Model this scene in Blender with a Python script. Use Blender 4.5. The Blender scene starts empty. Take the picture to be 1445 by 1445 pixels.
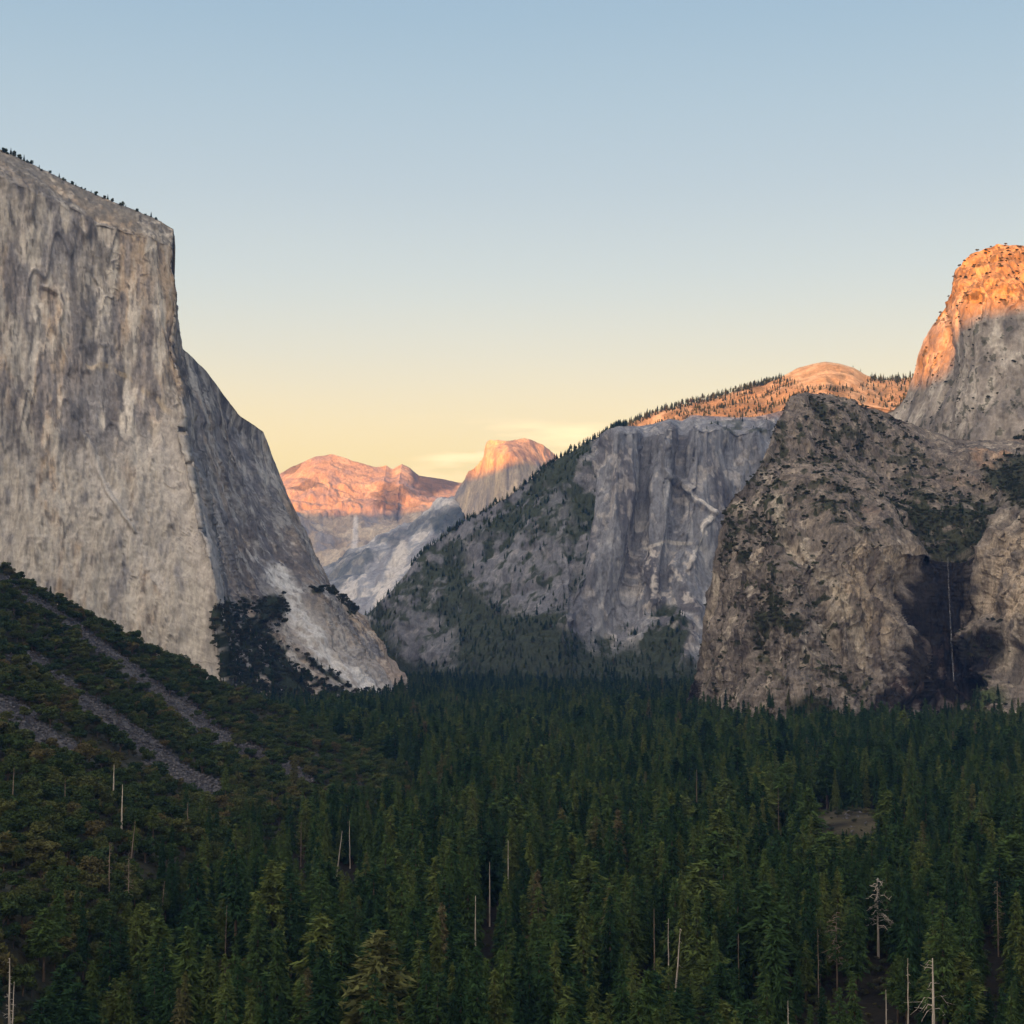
import bpy, math, random
import numpy as np
random.seed(7)
RNG = np.random.default_rng(11)
scene = bpy.context.scene
COL = scene.collection

# ------------------------------------------------------------------ camera model
F = 2300.0                      # focal length in photo pixels (photo 1445 px wide)
HALF = 722.5
HORIZON = 870.0
PITCH = math.atan((HORIZON - HALF) / F)
cp, sp = math.cos(PITCH), math.sin(PITCH)
FLOOR = -190.0                  # valley floor below the viewpoint

def W(px, py, Y):
    """pixel + horizontal distance -> world point (camera at the origin)"""
    dx = (px - HALF) / F
    dy = (HALF - py) / F
    dirx, diry, dirz = dx, cp - dy * sp, sp + dy * cp
    t = Y / diry
    return np.array([dirx * t, Y, dirz * t])

def project(P):
    x, y, z = P[..., 0], P[..., 1], P[..., 2]
    fwd = np.maximum(y * cp + z * sp, 1e-3)
    up = -y * sp + z * cp
    return HALF + F * x / fwd, HALF - F * up / fwd

# ------------------------------------------------------------------ noise
_TAB = RNG.random(65536).astype(np.float32) * 2 - 1
def vnoise(P, seed=0):
    i = np.floor(P).astype(np.int64)
    f = (P - i).astype(np.float32)
    f = f * f * f * (f * (f * 6 - 15) + 10)
    hx = [(i[:, 0] + k) * 73856093 for k in (0, 1)]
    hy = [(i[:, 1] + k) * 19349663 for k in (0, 1)]
    hz = [(i[:, 2] + k) * 83492791 + seed * 2654435 for k in (0, 1)]
    def g(a, b, c):
        h = hx[a] ^ hy[b] ^ hz[c]
        return _TAB[(h ^ (h >> 15)) & 65535]
    fx, fy, fz = f[:, 0], f[:, 1], f[:, 2]
    x00 = g(0, 0, 0) * (1 - fx) + g(1, 0, 0) * fx
    x10 = g(0, 1, 0) * (1 - fx) + g(1, 1, 0) * fx
    x01 = g(0, 0, 1) * (1 - fx) + g(1, 0, 1) * fx
    x11 = g(0, 1, 1) * (1 - fx) + g(1, 1, 1) * fx
    y0 = x00 * (1 - fy) + x10 * fy
    y1 = x01 * (1 - fy) + x11 * fy
    return y0 * (1 - fz) + y1 * fz

ROT = np.array([[0.36, 0.48, -0.8], [-0.8, 0.6, 0.0], [0.48, 0.64, 0.6]])
def fbm(P, scale, octaves=4, seed=0, gain=0.5, sz=1.0, sxy=1.0):
    """fractal noise; scale in metres, sz < 1 stretches it vertically"""
    Q = P * np.array([sxy, sxy, sz]) / scale
    a, s, tot = 1.0, 0.0, 0.0
    for o in range(octaves):
        s = s + a * vnoise(Q + 17.3 * o, seed + o)
        tot += a
        a *= gain
        Q = Q * 2.03
    return s / tot

def ridged(P, scale, octaves=4, seed=0, gain=0.5, sz=1.0):
    Q = P * np.array([1, 1, sz]) / scale
    a, s, tot = 1.0, 0.0, 0.0
    for o in range(octaves):
        n = 1 - 2.2 * np.abs(vnoise(Q + 9.1 * o, seed + o))
        s = s + a * n
        tot += a
        a *= gain
        Q = Q * 2.03
    return s / tot

def cracks(P, scale, sz, seed, w=0.05, gate=0.0):
    n = fbm(P, scale, 3, seed, sz=sz)
    g = fbm(P, scale * 2.7, 2, seed + 7, sz=0.5)
    return (1 - sstep(0, w, np.abs(n))) * sstep(gate, gate + 0.2, g)

def streak(P, w, seed, stretch=22.0, warp=0.5):
    """narrow bands running down a wall, w metres wide"""
    k = vnoise(P / np.array([w * 5, w * 5, w * 14.0]), seed + 3) * w * warp
    Q = np.column_stack([P[:, 0] + k, P[:, 1] - k, P[:, 2]]) / np.array([w, w, w * stretch])
    return 0.65 * vnoise(Q, seed) + 0.35 * vnoise(Q * np.array([2.1, 2.1, 2.6]) + 5.5, seed + 1)

def slabs(P, scale, sz, seed, w=0.05):
    """peeled sheets of rock: 0..1 with sharp edges"""
    n = fbm(P, scale, 3, seed, sz=sz)
    return (sstep(-w, w, n) + sstep(0.22 - w, 0.22 + w, n) + sstep(-0.22 - w, -0.22 + w, n)) / 3

def sstep(a, b, x):
    t = np.clip((x - a) / (b - a), 0, 1)
    return t * t * (3 - 2 * t)

def poly_mask(px, py, poly, soft=8.0):
    """1 inside the outline, 0 outside, soft edge"""
    poly = np.array(poly, float)
    inside = np.zeros(px.shape, bool)
    d2 = np.full(px.shape, 1e12)
    n = len(poly)
    for k in range(n):
        x0, y0 = poly[k]
        x1, y1 = poly[(k + 1) % n]
        c = (y0 > py) != (y1 > py)
        with np.errstate(divide='ignore', invalid='ignore'):
            xi = (x1 - x0) * (py - y0) / (y1 - y0 + 1e-12) + x0
        inside ^= c & (px < xi)
        ex, ey = x1 - x0, y1 - y0
        t = np.clip(((px - x0) * ex + (py - y0) * ey) / (ex * ex + ey * ey + 1e-9), 0, 1)
        d2 = np.minimum(d2, (px - x0 - t * ex) ** 2 + (py - y0 - t * ey) ** 2)
    sd = np.where(inside, 1, -1) * np.sqrt(d2)
    return sstep(-soft, soft, sd)

def line_mask(px, py, pts, w0, w1=None):
    """soft stroke along a line of points, width w0 -> w1"""
    w1 = w0 if w1 is None else w1
    m = np.zeros(px.shape)
    n = len(pts) - 1
    for k in range(n):
        x0, y0 = pts[k]
        x1, y1 = pts[k + 1]
        ex, ey = x1 - x0, y1 - y0
        t = np.clip(((px - x0) * ex + (py - y0) * ey) / (ex * ex + ey * ey + 1e-9), 0, 1)
        d = np.sqrt((px - x0 - t * ex) ** 2 + (py - y0 - t * ey) ** 2)
        w = w0 + (w1 - w0) * (k + t) / n
        m = np.maximum(m, 1 - sstep(w * 0.4, w, d))
    return m

def mix(a, b, t):
    return a + (np.asarray(b, float) - a) * np.asarray(t)[..., None]

# ------------------------------------------------------------------ materials
def new_mat(name):
    m = bpy.data.materials.new(name)
    m.use_nodes = True
    nt = m.node_tree
    b = nt.nodes['Principled BSDF']
    b.inputs['Roughness'].default_value = 0.95
    b.inputs['Specular IOR Level'].default_value = 0.08
    return m, nt, b

def rock_mat(name, s1, s2, lo=0.72, hi=1.25, bump=0.6, dist=2.0):
    """granite: colour laid down by the mesh's own attribute, broken up by fine stretched noise"""
    m, nt, b = new_mat(name)
    N, L = nt.nodes.new, nt.links.new
    at = N('ShaderNodeAttribute'); at.attribute_name = 'col'
    tc = N('ShaderNodeTexCoord')
    mp = N('ShaderNodeMapping'); mp.inputs['Scale'].default_value = (1 / s1, 1 / s1, 0.10 / s1)
    L(tc.outputs['Object'], mp.inputs['Vector'])
    n1 = N('ShaderNodeTexNoise'); n1.inputs['Scale'].default_value = 1; n1.inputs['Detail'].default_value = 5
    n1.inputs['Roughness'].default_value = 0.65
    L(mp.outputs[0], n1.inputs['Vector'])
    mp2 = N('ShaderNodeMapping'); mp2.inputs['Scale'].default_value = (1 / s2, 1 / s2, 0.5 / s2)
    L(tc.outputs['Object'], mp2.inputs['Vector'])
    n2 = N('ShaderNodeTexNoise'); n2.inputs['Scale'].default_value = 1; n2.inputs['Detail'].default_value = 4
    n2.inputs['Roughness'].default_value = 0.7
    L(mp2.outputs[0], n2.inputs['Vector'])
    av = N('ShaderNodeMath'); av.operation = 'ADD'
    L(n1.outputs['Fac'], av.inputs[0]); L(n2.outputs['Fac'], av.inputs[1])
    mr = N('ShaderNodeMapRange')
    mr.inputs['From Min'].default_value = 0.72; mr.inputs['From Max'].default_value = 1.28
    mr.inputs['To Min'].default_value = lo; mr.inputs['To Max'].default_value = hi
    L(av.outputs[0], mr.inputs['Value'])
    vm = N('ShaderNodeVectorMath'); vm.operation = 'SCALE'
    L(at.outputs['Color'], vm.inputs[0]); L(mr.outputs[0], vm.inputs['Scale'])
    L(vm.outputs[0], b.inputs['Base Color'])
    bp = N('ShaderNodeBump'); bp.inputs['Strength'].default_value = bump; bp.inputs['Distance'].default_value = dist
    L(av.outputs[0], bp.inputs['Height']); L(bp.outputs[0], b.inputs['Normal'])
    return m

def leaf_mat(name, cols, nscale=0.25):
    m, nt, b = new_mat(name)
    N, L = nt.nodes.new, nt.links.new
    oi = N('ShaderNodeObjectInfo')
    rp = N('ShaderNodeValToRGB')
    el = rp.color_ramp.elements
    while len(el) < len(cols): el.new(0.5)
    for k, (p, c) in enumerate(cols):
        el[k].position = p; el[k].color = (*c, 1)
    L(oi.outputs['Random'], rp.inputs['Fac'])
    tc = N('ShaderNodeTexCoord')
    nz = N('ShaderNodeTexNoise'); nz.inputs['Scale'].default_value = nscale; nz.inputs['Detail'].default_value = 4
    L(tc.outputs['Object'], nz.inputs['Vector'])
    mr = N('ShaderNodeMapRange')
    mr.inputs['From Min'].default_value = 0.3; mr.inputs['From Max'].default_value = 0.7
    mr.inputs['To Min'].default_value = 0.6; mr.inputs['To Max'].default_value = 1.4
    L(nz.outputs['Fac'], mr.inputs['Value'])
    vm = N('ShaderNodeVectorMath'); vm.operation = 'SCALE'
    L(rp.outputs['Color'], vm.inputs[0]); L(mr.outputs[0], vm.inputs['Scale'])
    L(vm.outputs[0], b.inputs['Base Color'])
    return m

def plain_mat(name, c0, c1, scale, stretch=(1, 1, 1)):
    m, nt, b = new_mat(name)
    N, L = nt.nodes.new, nt.links.new
    tc = N('ShaderNodeTexCoord')
    mp = N('ShaderNodeMapping'); mp.inputs['Scale'].default_value = stretch
    nz = N('ShaderNodeTexNoise'); nz.inputs['Scale'].default_value = scale; nz.inputs['Detail'].default_value = 6
    rp = N('ShaderNodeValToRGB')
    rp.color_ramp.elements[0].position = 0.35; rp.color_ramp.elements[0].color = (*c0, 1)
    rp.color_ramp.elements[1].position = 0.65; rp.color_ramp.elements[1].color = (*c1, 1)
    L(tc.outputs['Object'], mp.inputs['Vector']); L(mp.outputs[0], nz.inputs['Vector'])
    L(nz.outputs['Fac'], rp.inputs['Fac']); L(rp.outputs[0], b.inputs['Base Color'])
    return m

M_ROCK = rock_mat('granite', 7.0, 5.0, 0.70, 1.30, 0.8, 2.0)
M_ROCKB = rock_mat('weathered_granite', 6.0, 3.0, 0.5, 1.55, 1.0, 2.5)
M_ROCKD = rock_mat('distant_granite', 16.0, 7.0, 0.62, 1.42, 0.9, 5.0)
M_ROCKF = rock_mat('far_granite', 50.0, 20.0, 0.66, 1.36, 0.9, 14.0)
M_SOIL = rock_mat('forest_soil', 8.0, 2.5, 0.6, 1.3, 0.6, 0.8)
M_FIR = leaf_mat('conifer_needles', [(0.0, (0.010, 0.028, 0.014)), (0.3, (0.019, 0.045, 0.018)),
                                     (0.65, (0.042, 0.074, 0.023)), (0.97, (0.078, 0.102, 0.030)), (1.0, (0.080, 0.068, 0.038))])
M_OAK = leaf_mat('oak_leaves', [(0.0, (0.020, 0.040, 0.016)), (0.5, (0.038, 0.060, 0.020)),
                                (0.88, (0.066, 0.076, 0.026)), (1.0, (0.085, 0.070, 0.034))], 0.35)
M_SHRUB = leaf_mat('shrub_leaves', [(0.0, (0.036, 0.050, 0.028)), (0.6, (0.055, 0.066, 0.034)), (1.0, (0.085, 0.078, 0.044))], 0.5)
M_BARK = plain_mat('bark', (0.045, 0.034, 0.026), (0.11, 0.085, 0.065), 0.6, (3, 3, 0.5))
M_DEAD = plain_mat('bleached_wood', (0.26, 0.23, 0.20), (0.52, 0.47, 0.41), 0.5, (3, 3, 0.4))
M_DEADB = plain_mat('dry_brown_wood', (0.11, 0.085, 0.07), (0.23, 0.185, 0.15), 0.5, (3, 3, 0.5))
M_STONE = plain_mat('talus_stone', (0.034, 0.034, 0.039), (0.135, 0.135, 0.145), 0.35)
M_WATER = plain_mat('falling_water', (0.30, 0.31, 0.34), (0.62, 0.64, 0.68), 0.12, (2, 2, 0.2))
M_WATER.node_tree.nodes['Principled BSDF'].inputs['Alpha'].default_value = 0.17

# ------------------------------------------------------------------ mesh helpers
def tag(o, label=None, cat=None, group=None, kind=None):
    if label: o['label'] = label
    if cat: o['category'] = cat
    if group: o['group'] = group
    if kind: o['kind'] = kind
    return o

def mesh_from(name, V, Fc, mat=None, col=None, smooth=False):
    """V (n,3); Fc (m,k) all the same k"""
    V = np.ascontiguousarray(V, dtype=np.float32)
    Fc = np.ascontiguousarray(Fc, dtype=np.int32)
    me = bpy.data.meshes.new(name)
    me.vertices.add(len(V)); me.vertices.foreach_set('co', V.ravel())
    k = Fc.shape[1]
    me.loops.add(Fc.size); me.loops.foreach_set('vertex_index', Fc.ravel())
    me.polygons.add(len(Fc))
    me.polygons.foreach_set('loop_start', np.arange(0, Fc.size, k, dtype=np.int32))
    if smooth:
        me.polygons.foreach_set('use_smooth', np.ones(len(Fc), bool))
    if col is not None:
        a = me.attributes.new('col', 'FLOAT_COLOR', 'POINT')
        c4 = np.ones((len(V), 4), np.float32); c4[:, :3] = np.clip(col, 0, 1)
        a.data.foreach_set('color', c4.ravel())
    me.update(calc_edges=True)
    me.validate()
    if mat: me.materials.append(mat)
    return me

def link(name, me, parent=None):
    o = bpy.data.objects.new(name, me)
    COL.objects.link(o)
    if parent: o.parent = parent
    return o

def grid_faces(nr, nc):
    r, c = np.meshgrid(np.arange(nr - 1), np.arange(nc - 1), indexing='ij')
    a = (r * nc + c).ravel()
    return np.stack([a, a + 1, a + nc + 1, a + nc], 1)

BACK = [(0, 0), (60, -6), (220, -40), (600, -190), (1100, -520), (1700, -1100), (2300, -2200)]

def loft(cols, nu, nf, back=BACK, nb=14, smooth_u=0, smooth_v=2):
    """a mountain from profile lines (crest to foot, pixel + distance), its far side added behind the crest.
    returns grid (rows, nu, 3): row 0 is the far foot, rows nb.. the face"""
    res, upos, prev = [], [0.0], None
    for c in cols:
        P = np.array([W(*q) for q in c])
        q2 = np.array([(q[0], q[1]) for q in c], float)
        foot = P[-1].copy(); foot[2] = min(foot[2], FLOOR) - 45; foot[1] -= 10
        P = np.vstack([P, foot]); q2 = np.vstack([q2, q2[-1] + (0, 12)])
        d = np.concatenate([[0], np.cumsum(np.linalg.norm(np.diff(q2, axis=0), axis=1) + 0.02 * np.linalg.norm(np.diff(P, axis=0), axis=1))])
        t = np.linspace(0, d[-1], nf)
        R = np.stack([np.interp(t, d, P[:, k]) for k in range(3)], 1)
        res.append(R)
        mid = q2.mean(0)
        if prev is not None:
            upos.append(upos[-1] + 0.5 * abs(mid[0] - prev[1][0]) + 0.5 * np.linalg.norm(q2[0] - prev[0]) + 1)
        prev = (q2[0], mid)
    A = np.array(res)                                  # (ncol, nf, 3)
    upos = np.array(upos)
    u = np.linspace(0, upos[-1], nu)
    G = np.empty((nf, nu, 3))
    for r in range(nf):
        for k in range(3):
            G[r, :, k] = np.interp(u, upos, A[:, r, k])
    def box(Aa, w, ax):
        if w < 1: return Aa
        pad = [(0, 0)] * 3; pad[ax] = (w, w)
        B = np.pad(Aa, pad, mode='reflect', reflect_type='odd')
        o = np.zeros_like(Aa)
        for k in range(2 * w + 1):
            o += np.take(B, np.arange(k, k + Aa.shape[ax]), axis=ax)
        return o / (2 * w + 1)
    if smooth_v: G = box(G, smooth_v, 0)
    if smooth_u: G = box(G, smooth_u, 1)
    crest = G[0]
    rad = crest[:, :2] / np.linalg.norm(crest[:, :2], axis=1, keepdims=True)
    bo = np.array(back, float)
    tb = np.linspace(0, len(bo) - 1, nb + 1)[1:]
    B = []
    for t in tb:
        off = np.interp(t, range(len(bo)), bo[:, 0]); dz = np.interp(t, range(len(bo)), bo[:, 1])
        q = crest.copy(); q[:, :2] += rad * off; q[:, 2] = np.maximum(q[:, 2] + dz, FLOOR - 45)
        B.append(q)
    return np.vstack([np.array(B[::-1]), G]), nb

def normals(G):
    du = np.gradient(G, axis=1); dv = np.gradient(G, axis=0)
    n = np.cross(du, dv)
    n /= np.linalg.norm(n, axis=2, keepdims=True) + 1e-9
    return n

HM = {}                                                # 10 m height maps of the relief
def add_heightmap(key, P, cell=10.0):
    d = HM.setdefault(key, {})
    ij = np.floor(P[:, :2] / cell).astype(np.int64)
    h = ij[:, 0] * 100003 + ij[:, 1]
    o = np.argsort(h, kind='stable'); h = h[o]; z = P[o, 2]
    u, s = np.unique(h, return_index=True)
    mx = np.maximum.reduceat(z, s)
    HM[key] = (u, mx)
def height(key, xy, cell=10.0):
    u, mx = HM[key]
    ij = np.floor(xy / cell).astype(np.int64)
    h = ij[:, 0] * 100003 + ij[:, 1]
    k = np.clip(np.searchsorted(u, h), 0, len(u) - 1)
    return np.where(u[k] == h, mx[k], -1e9)

SCATTER = {'tree': [], 'shrub': [], 'stone': []}       # x, y, z, size

def build_relief(name, cols, nu, nf, disp, colour, mat, label, cat, back=BACK, nb=14, smooth_u=0, smooth_v=2, smooth=True, edge=None):
    G, nb = loft(cols, nu, nf, back, nb, smooth_u, smooth_v)
    n = normals(G)
    P = G.reshape(-1, 3); Nn = n.reshape(-1, 3)
    px, py = project(P)
    d = disp(P, Nn, px, py)
    if edge is not None:
        rf = np.ones(G.shape[0]); rf[:nb] = 0.15; rf[nb:nb + edge] = np.linspace(0.15, 1, edge)
        d = d * np.repeat(rf, G.shape[1])
    D = P + Nn * d[:, None]
    n2 = normals(D.reshape(G.shape)).reshape(-1, 3)
    c = colour(P, n2, px, py, d)
    me = mesh_from(name, D, grid_faces(G.shape[0], G.shape[1]), mat, c, smooth)
    o = link(name, me)
    tag(o, label, cat, kind='structure')
    fr = np.zeros(G.shape[:2], bool); fr[nb - 3:] = True
    return dict(P=D, N=n2, px=px, py=py, front=fr.ravel(), shape=G.shape, obj=o)

def vert_area(R):
    G = R['P'].reshape(R['shape'])
    du = np.gradient(G, axis=1); dv = np.gradient(G, axis=0)
    return np.linalg.norm(np.cross(du, dv), axis=2).ravel()

def scatter(R, kind, prob, per_m2, size, minup=-1, jitter=2.0):
    """plants growing on a relief; prob 0..1 per vertex, per_m2 density"""
    a = vert_area(R)
    p = prob * a * per_m2 * R['front'] * (R['N'][:, 2] > minup)
    k = RNG.poisson(np.clip(p, 0, 3))
    idx = np.repeat(np.arange(len(p)), k)
    Q = R['P'][idx] + RNG.normal(0, jitter, (len(idx), 3)) * (1, 1, 0.2)
    s = size[0] + (size[1] - size[0]) * RNG.random(len(idx)) ** 1.5
    SCATTER[kind].append(np.column_stack([Q, s]))

def C(r, g, b): return np.array([r, g, b])

# ------------------------------------------------------------------ the great cliff on the left
A_cols = [
 [(-900, 120, 3000), (-900, 260, 2850), (-900, 560, 2700), (-900, 800, 2600)],
 [(-300, 95, 3250), (-298, 150, 3120), (-290, 480, 3040), (-285, 740, 2980)],
 [(0, 209, 3320), (2, 246, 3200), (5, 520, 3130), (8, 800, 3060), (10, 870, 3050)],
 [(120, 267, 3340), (122, 296, 3250), (128, 550, 3170), (140, 800, 3080), (150, 915, 3050)],
 [(222, 308, 3340), (224, 332, 3280), (232, 560, 3200), (250, 800, 3080), (262, 960, 3020)],
 [(247, 322, 3340), (251, 345, 3305), (250, 372, 3300), (257, 420, 3280), (255, 470, 3262), (264, 540, 3225), (269, 600, 3190), (279, 660, 3155), (288, 720, 3120), (300, 790, 3075), (309, 850, 3045), (320, 905, 3018), (333, 990, 2990)],
 [(238, 390, 3620), (256, 488, 3590), (290, 640, 3520), (310, 760, 3440), (322, 850, 3380), (338, 975, 3250)],
 [(256, 488, 3800), (285, 620, 3740), (318, 760, 3640), (334, 850, 3560), (352, 975, 3350)],
 [(290, 522, 3950), (318, 640, 3900), (345, 770, 3800), (358, 842, 3720), (385, 975, 3480)],
 [(340, 586, 4100), (362, 680, 4060), (390, 780, 3950), (408, 845, 3850), (450, 980, 3600)],
 [(373, 609, 4200), (398, 700, 4150), (430, 790, 4020), (462, 860, 3880), (515, 985, 3700)],
 [(386, 645, 4240), (420, 740, 4200), (452, 815, 4080), (490, 880, 3940), (535, 985, 3780)],
 [(402, 685, 4300), (436, 765, 4260), (468, 832, 4150), (510, 895, 4000), (552, 985, 3850)],
 [(438, 768, 4350), (470, 834, 4280), (520, 905, 4120), (570, 985, 3980)],
 [(470, 831, 4360), (494, 852, 4300), (540, 918, 4200), (582, 985, 4080)],
 [(490, 846, 4380), (520, 890, 4300), (560, 935, 4240), (592, 985, 4160)],
 [(512, 872, 4400), (548, 920, 4310), (597, 985, 4240)],
 [(530, 905, 4420), (560, 942, 4360), (602, 985, 4300)],
 [(562, 943, 4450), (604, 985, 4380)],
 [(590, 971, 4500), (612, 992, 4480)],
]
VEG_A = [(300, 852), (335, 846), (362, 838), (372, 868), (398, 850), (412, 862), (408, 878), (392, 880), (400, 900), (432, 912), (470, 938), (492, 955), (520, 990), (325, 992)]
def disp_A(P, N, px, py):
    d = 16 * fbm(P, 260, 3, 1, sz=0.35)
    d += 8 * ridged(P, 90, 4, 5, sz=0.14)
    d += 4 * ridged(P, 30, 3, 9, sz=0.2)
    d += 12 * slabs(P, 170, 0.3, 16) + 6 * slabs(P, 60, 0.25, 21)
    d -= 7 * cracks(P, 75, 0.05, 25) + 4 * cracks(P, 30, 0.06, 28, 0.07) + 4 * cracks(P, 70, 1.3, 33, 0.03, 0.34)
    d += 3.5 * streak(P, 16, 26) + 2.2 * streak(P, 7, 27, 14) + 1.2 * fbm(P, 6, 2, 29)
    d += 2.5 * fbm(P, 14, 3, 14, sz=0.6)
    low = sstep(700, 980, py) * sstep(300, 380, px)
    d += low * (12 * fbm(P, 90, 4, 31) + 5 * ridged(P, 40, 3, 36))
    k = 14 * fbm(P, 70, 3, 37)
    d -= 12 * line_mask(px + k, py, [(60, 400), (85, 410), (90, 520)], 5, 3) + 9 * line_mask(px + k, py + k, [(120, 610), (150, 690), (190, 750)], 7, 3)
    d += 7 * sstep(-6, 6, (py + k) - np.interp(px, [0, 90, 150, 200, 262, 300], [560, 505, 515, 540, 590, 600])) * sstep(40, 150, px) * (1 - sstep(640, 760, py))
    d -= 12 * line_mask(px, py, [(290, 640), (300, 760), (310, 850)], 7)
    return d
def col_A(P, N, px, py, d):
    f = fbm(P, 420, 3, 52); a = fbm(P, 160, 4, 40, sz=0.22); e = fbm(P, 12, 3, 49, sz=0.25)
    t1 = streak(P, 70, 41, 14); t2 = streak(P, 26, 43, 26, 0.35); t3 = streak(P, 10, 45, 44, 0.35); t4 = streak(P, 5, 47, 40, 0.4)
    b = 0.6 * t2 + 0.5 * t3
    rough = fbm(P, 45, 4, 54, sz=0.5)
    c = np.tile(C(0.33, 0.31, 0.285), (len(P), 1))
    c = mix(c, C(0.42, 0.335, 0.25), sstep(-0.05, 0.4, t1 + 0.5 * t2 + 0.3 * rough) * 0.85)
    c = mix(c, C(0.20, 0.20, 0.215), sstep(0.0, 0.34, 0.5 * f - 0.35 * t1 + 0.8 * t2 + 0.25 * t3 + 0.25 * rough) * 0.7)
    c = mix(c, C(0.095, 0.095, 0.105), sstep(0.16, 0.40, 0.8 * t3 + 0.3 * t2 + 0.4 * t4 + 0.4 * f) * 0.5)
    c = mix(c, C(0.54, 0.51, 0.46), sstep(0.06, 0.40, -0.7 * t2 - 0.3 * t3 + 0.4 * t4 + 0.2 * rough) * 0.6)
    c = mix(c, C(0.075, 0.075, 0.08), sstep(0.26, 0.42, -t4 + 0.5 * t3) * 0.55)
    c = mix(c, C(0.07, 0.07, 0.075), np.clip(cracks(P, 75, 0.05, 25) + 0.8 * cracks(P, 30, 0.06, 28, 0.07) + 0.8 * cracks(P, 70, 1.3, 33, 0.03, 0.34), 0, 1) * 0.7)
    st = slabs(P, 60, 0.25, 21)
    c = c * (0.82 + 0.36 * st)[:, None] * (0.9 + 0.2 * slabs(P, 170, 0.3, 16))[:, None]
    ck = 14 * fbm(P, 70, 3, 37)
    c = mix(c, C(0.55, 0.47, 0.36), line_mask(px, py + ck, [(120, 500), (150, 515), (200, 540), (262, 590)], 4) * sstep(-0.2, 0.1, e) * 0.7)
    c = mix(c, C(0.66, 0.65, 0.63), line_mask(px + 2 * e, py, [(137, 640), (140, 690)], 2.2) * 0.7)
    # pale clean lower wall, shade of the flank beside the prow painted into its colour
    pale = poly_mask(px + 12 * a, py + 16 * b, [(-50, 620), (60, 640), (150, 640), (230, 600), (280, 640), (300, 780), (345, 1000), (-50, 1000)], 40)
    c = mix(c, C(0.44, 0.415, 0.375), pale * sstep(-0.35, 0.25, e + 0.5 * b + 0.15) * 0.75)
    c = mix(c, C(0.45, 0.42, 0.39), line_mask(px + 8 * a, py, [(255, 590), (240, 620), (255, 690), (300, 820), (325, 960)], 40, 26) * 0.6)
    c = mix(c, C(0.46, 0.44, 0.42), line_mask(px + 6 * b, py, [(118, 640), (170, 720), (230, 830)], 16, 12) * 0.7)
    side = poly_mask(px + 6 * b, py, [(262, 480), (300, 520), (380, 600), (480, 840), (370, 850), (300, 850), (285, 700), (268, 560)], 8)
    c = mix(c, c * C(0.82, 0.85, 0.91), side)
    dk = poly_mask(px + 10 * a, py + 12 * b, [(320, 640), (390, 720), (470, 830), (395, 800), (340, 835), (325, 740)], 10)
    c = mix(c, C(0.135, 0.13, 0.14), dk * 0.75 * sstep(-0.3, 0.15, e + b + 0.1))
    ap = poly_mask(px + 8 * a, py + 8 * b, [(385, 795), (440, 850), (500, 900), (585, 960), (560, 978), (480, 965), (420, 900)], 14)
    c = mix(c, C(0.40, 0.38, 0.36), ap * 0.8)
    ap2 = line_mask(px + 5 * b, py + 4 * e, [(395, 805), (430, 870), (470, 925), (540, 978)], 22, 14)
    c = mix(c, C(0.68, 0.67, 0.65), ap2 * sstep(-0.3, 0.2, e + 0.15) * 0.9)
    c = mix(c, C(0.42, 0.31, 0.22), line_mask(px, py, [(545, 930), (570, 960)], 14) * 0.5)
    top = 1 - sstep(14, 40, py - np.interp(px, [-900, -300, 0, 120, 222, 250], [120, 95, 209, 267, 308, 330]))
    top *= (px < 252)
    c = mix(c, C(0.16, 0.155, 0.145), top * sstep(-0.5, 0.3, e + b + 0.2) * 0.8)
    v = veg_A(P, px, py)
    c = mix(c, C(0.035, 0.045, 0.025), v)
    return c
def veg_A(P, px, py):
    a = fbm(P, 60, 4, 60); b = fbm(P, 18, 3, 64)
    v = poly_mask(px + 14 * a, py + 14 * a, VEG_A, 6) * sstep(-0.38, -0.1, b + a * 0.5)
    v = np.maximum(v, poly_mask(px + 5 * a, py + 5 * a, [(368, 846), (385, 836), (405, 842), (412, 858), (395, 872), (374, 868)], 4))
    v = np.maximum(v, line_mask(px, py + 4 * a, [(446, 832), (475, 835), (500, 862)], 7) * sstep(-0.2, 0.1, b))
    v = np.maximum(v, line_mask(px, py + 4 * a, [(440, 950), (490, 972), (560, 985)], 9) * sstep(-0.3, 0.1, b))
    v *= 1 - line_mask(px, py, [(420, 915), (470, 955), (500, 972)], 8, 5) * 0.9
    return v
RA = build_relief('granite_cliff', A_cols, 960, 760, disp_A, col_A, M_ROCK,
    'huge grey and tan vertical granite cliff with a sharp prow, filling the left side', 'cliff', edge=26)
vA = veg_A(RA['P'], RA['px'], RA['py'])
scatter(RA, 'shrub', vA, 1 / 75, (3, 11), jitter=3)
scatter(RA, 'tree', vA * (RA['py'] > 890) * (RA['px'] < 470), 1 / 600, (12, 24))

# ------------------------------------------------------------------ far mountain, its lower shoulder, and the half dome
B_top = [(250, 760), (330, 712), (370, 684), (397, 666), (420, 655), (445, 643), (468, 639), (485, 645), (510, 653), (530, 657), (546, 653),
         (554, 659), (567, 652), (580, 660), (592, 671), (620, 674), (645, 679), (665, 682), (720, 690), (820, 700)]
B_cols = [[(x, y, 17200), (x - 4, 0.62 * y + 0.38 * 725, 16700), (x - 8, 728, 16000), (x - 10, 800, 14600), (x - 10, 900, 13300)] for x, y in B_top]
def disp_B(P, N, px, py):
    Q = P @ ROT.T
    d = 120 * ridged(Q, 1500, 4, 70) + 90 * ridged(Q, 420, 4, 76) + 60 * slabs(Q, 500, 1, 78) + 34 * ridged(P, 130, 3, 80)
    fade = sstep(0, 60, py - np.interp(px, [q[0] for q in B_top], [q[1] for q in B_top]))
    return d * (0.15 + 0.85 * fade)
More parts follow.
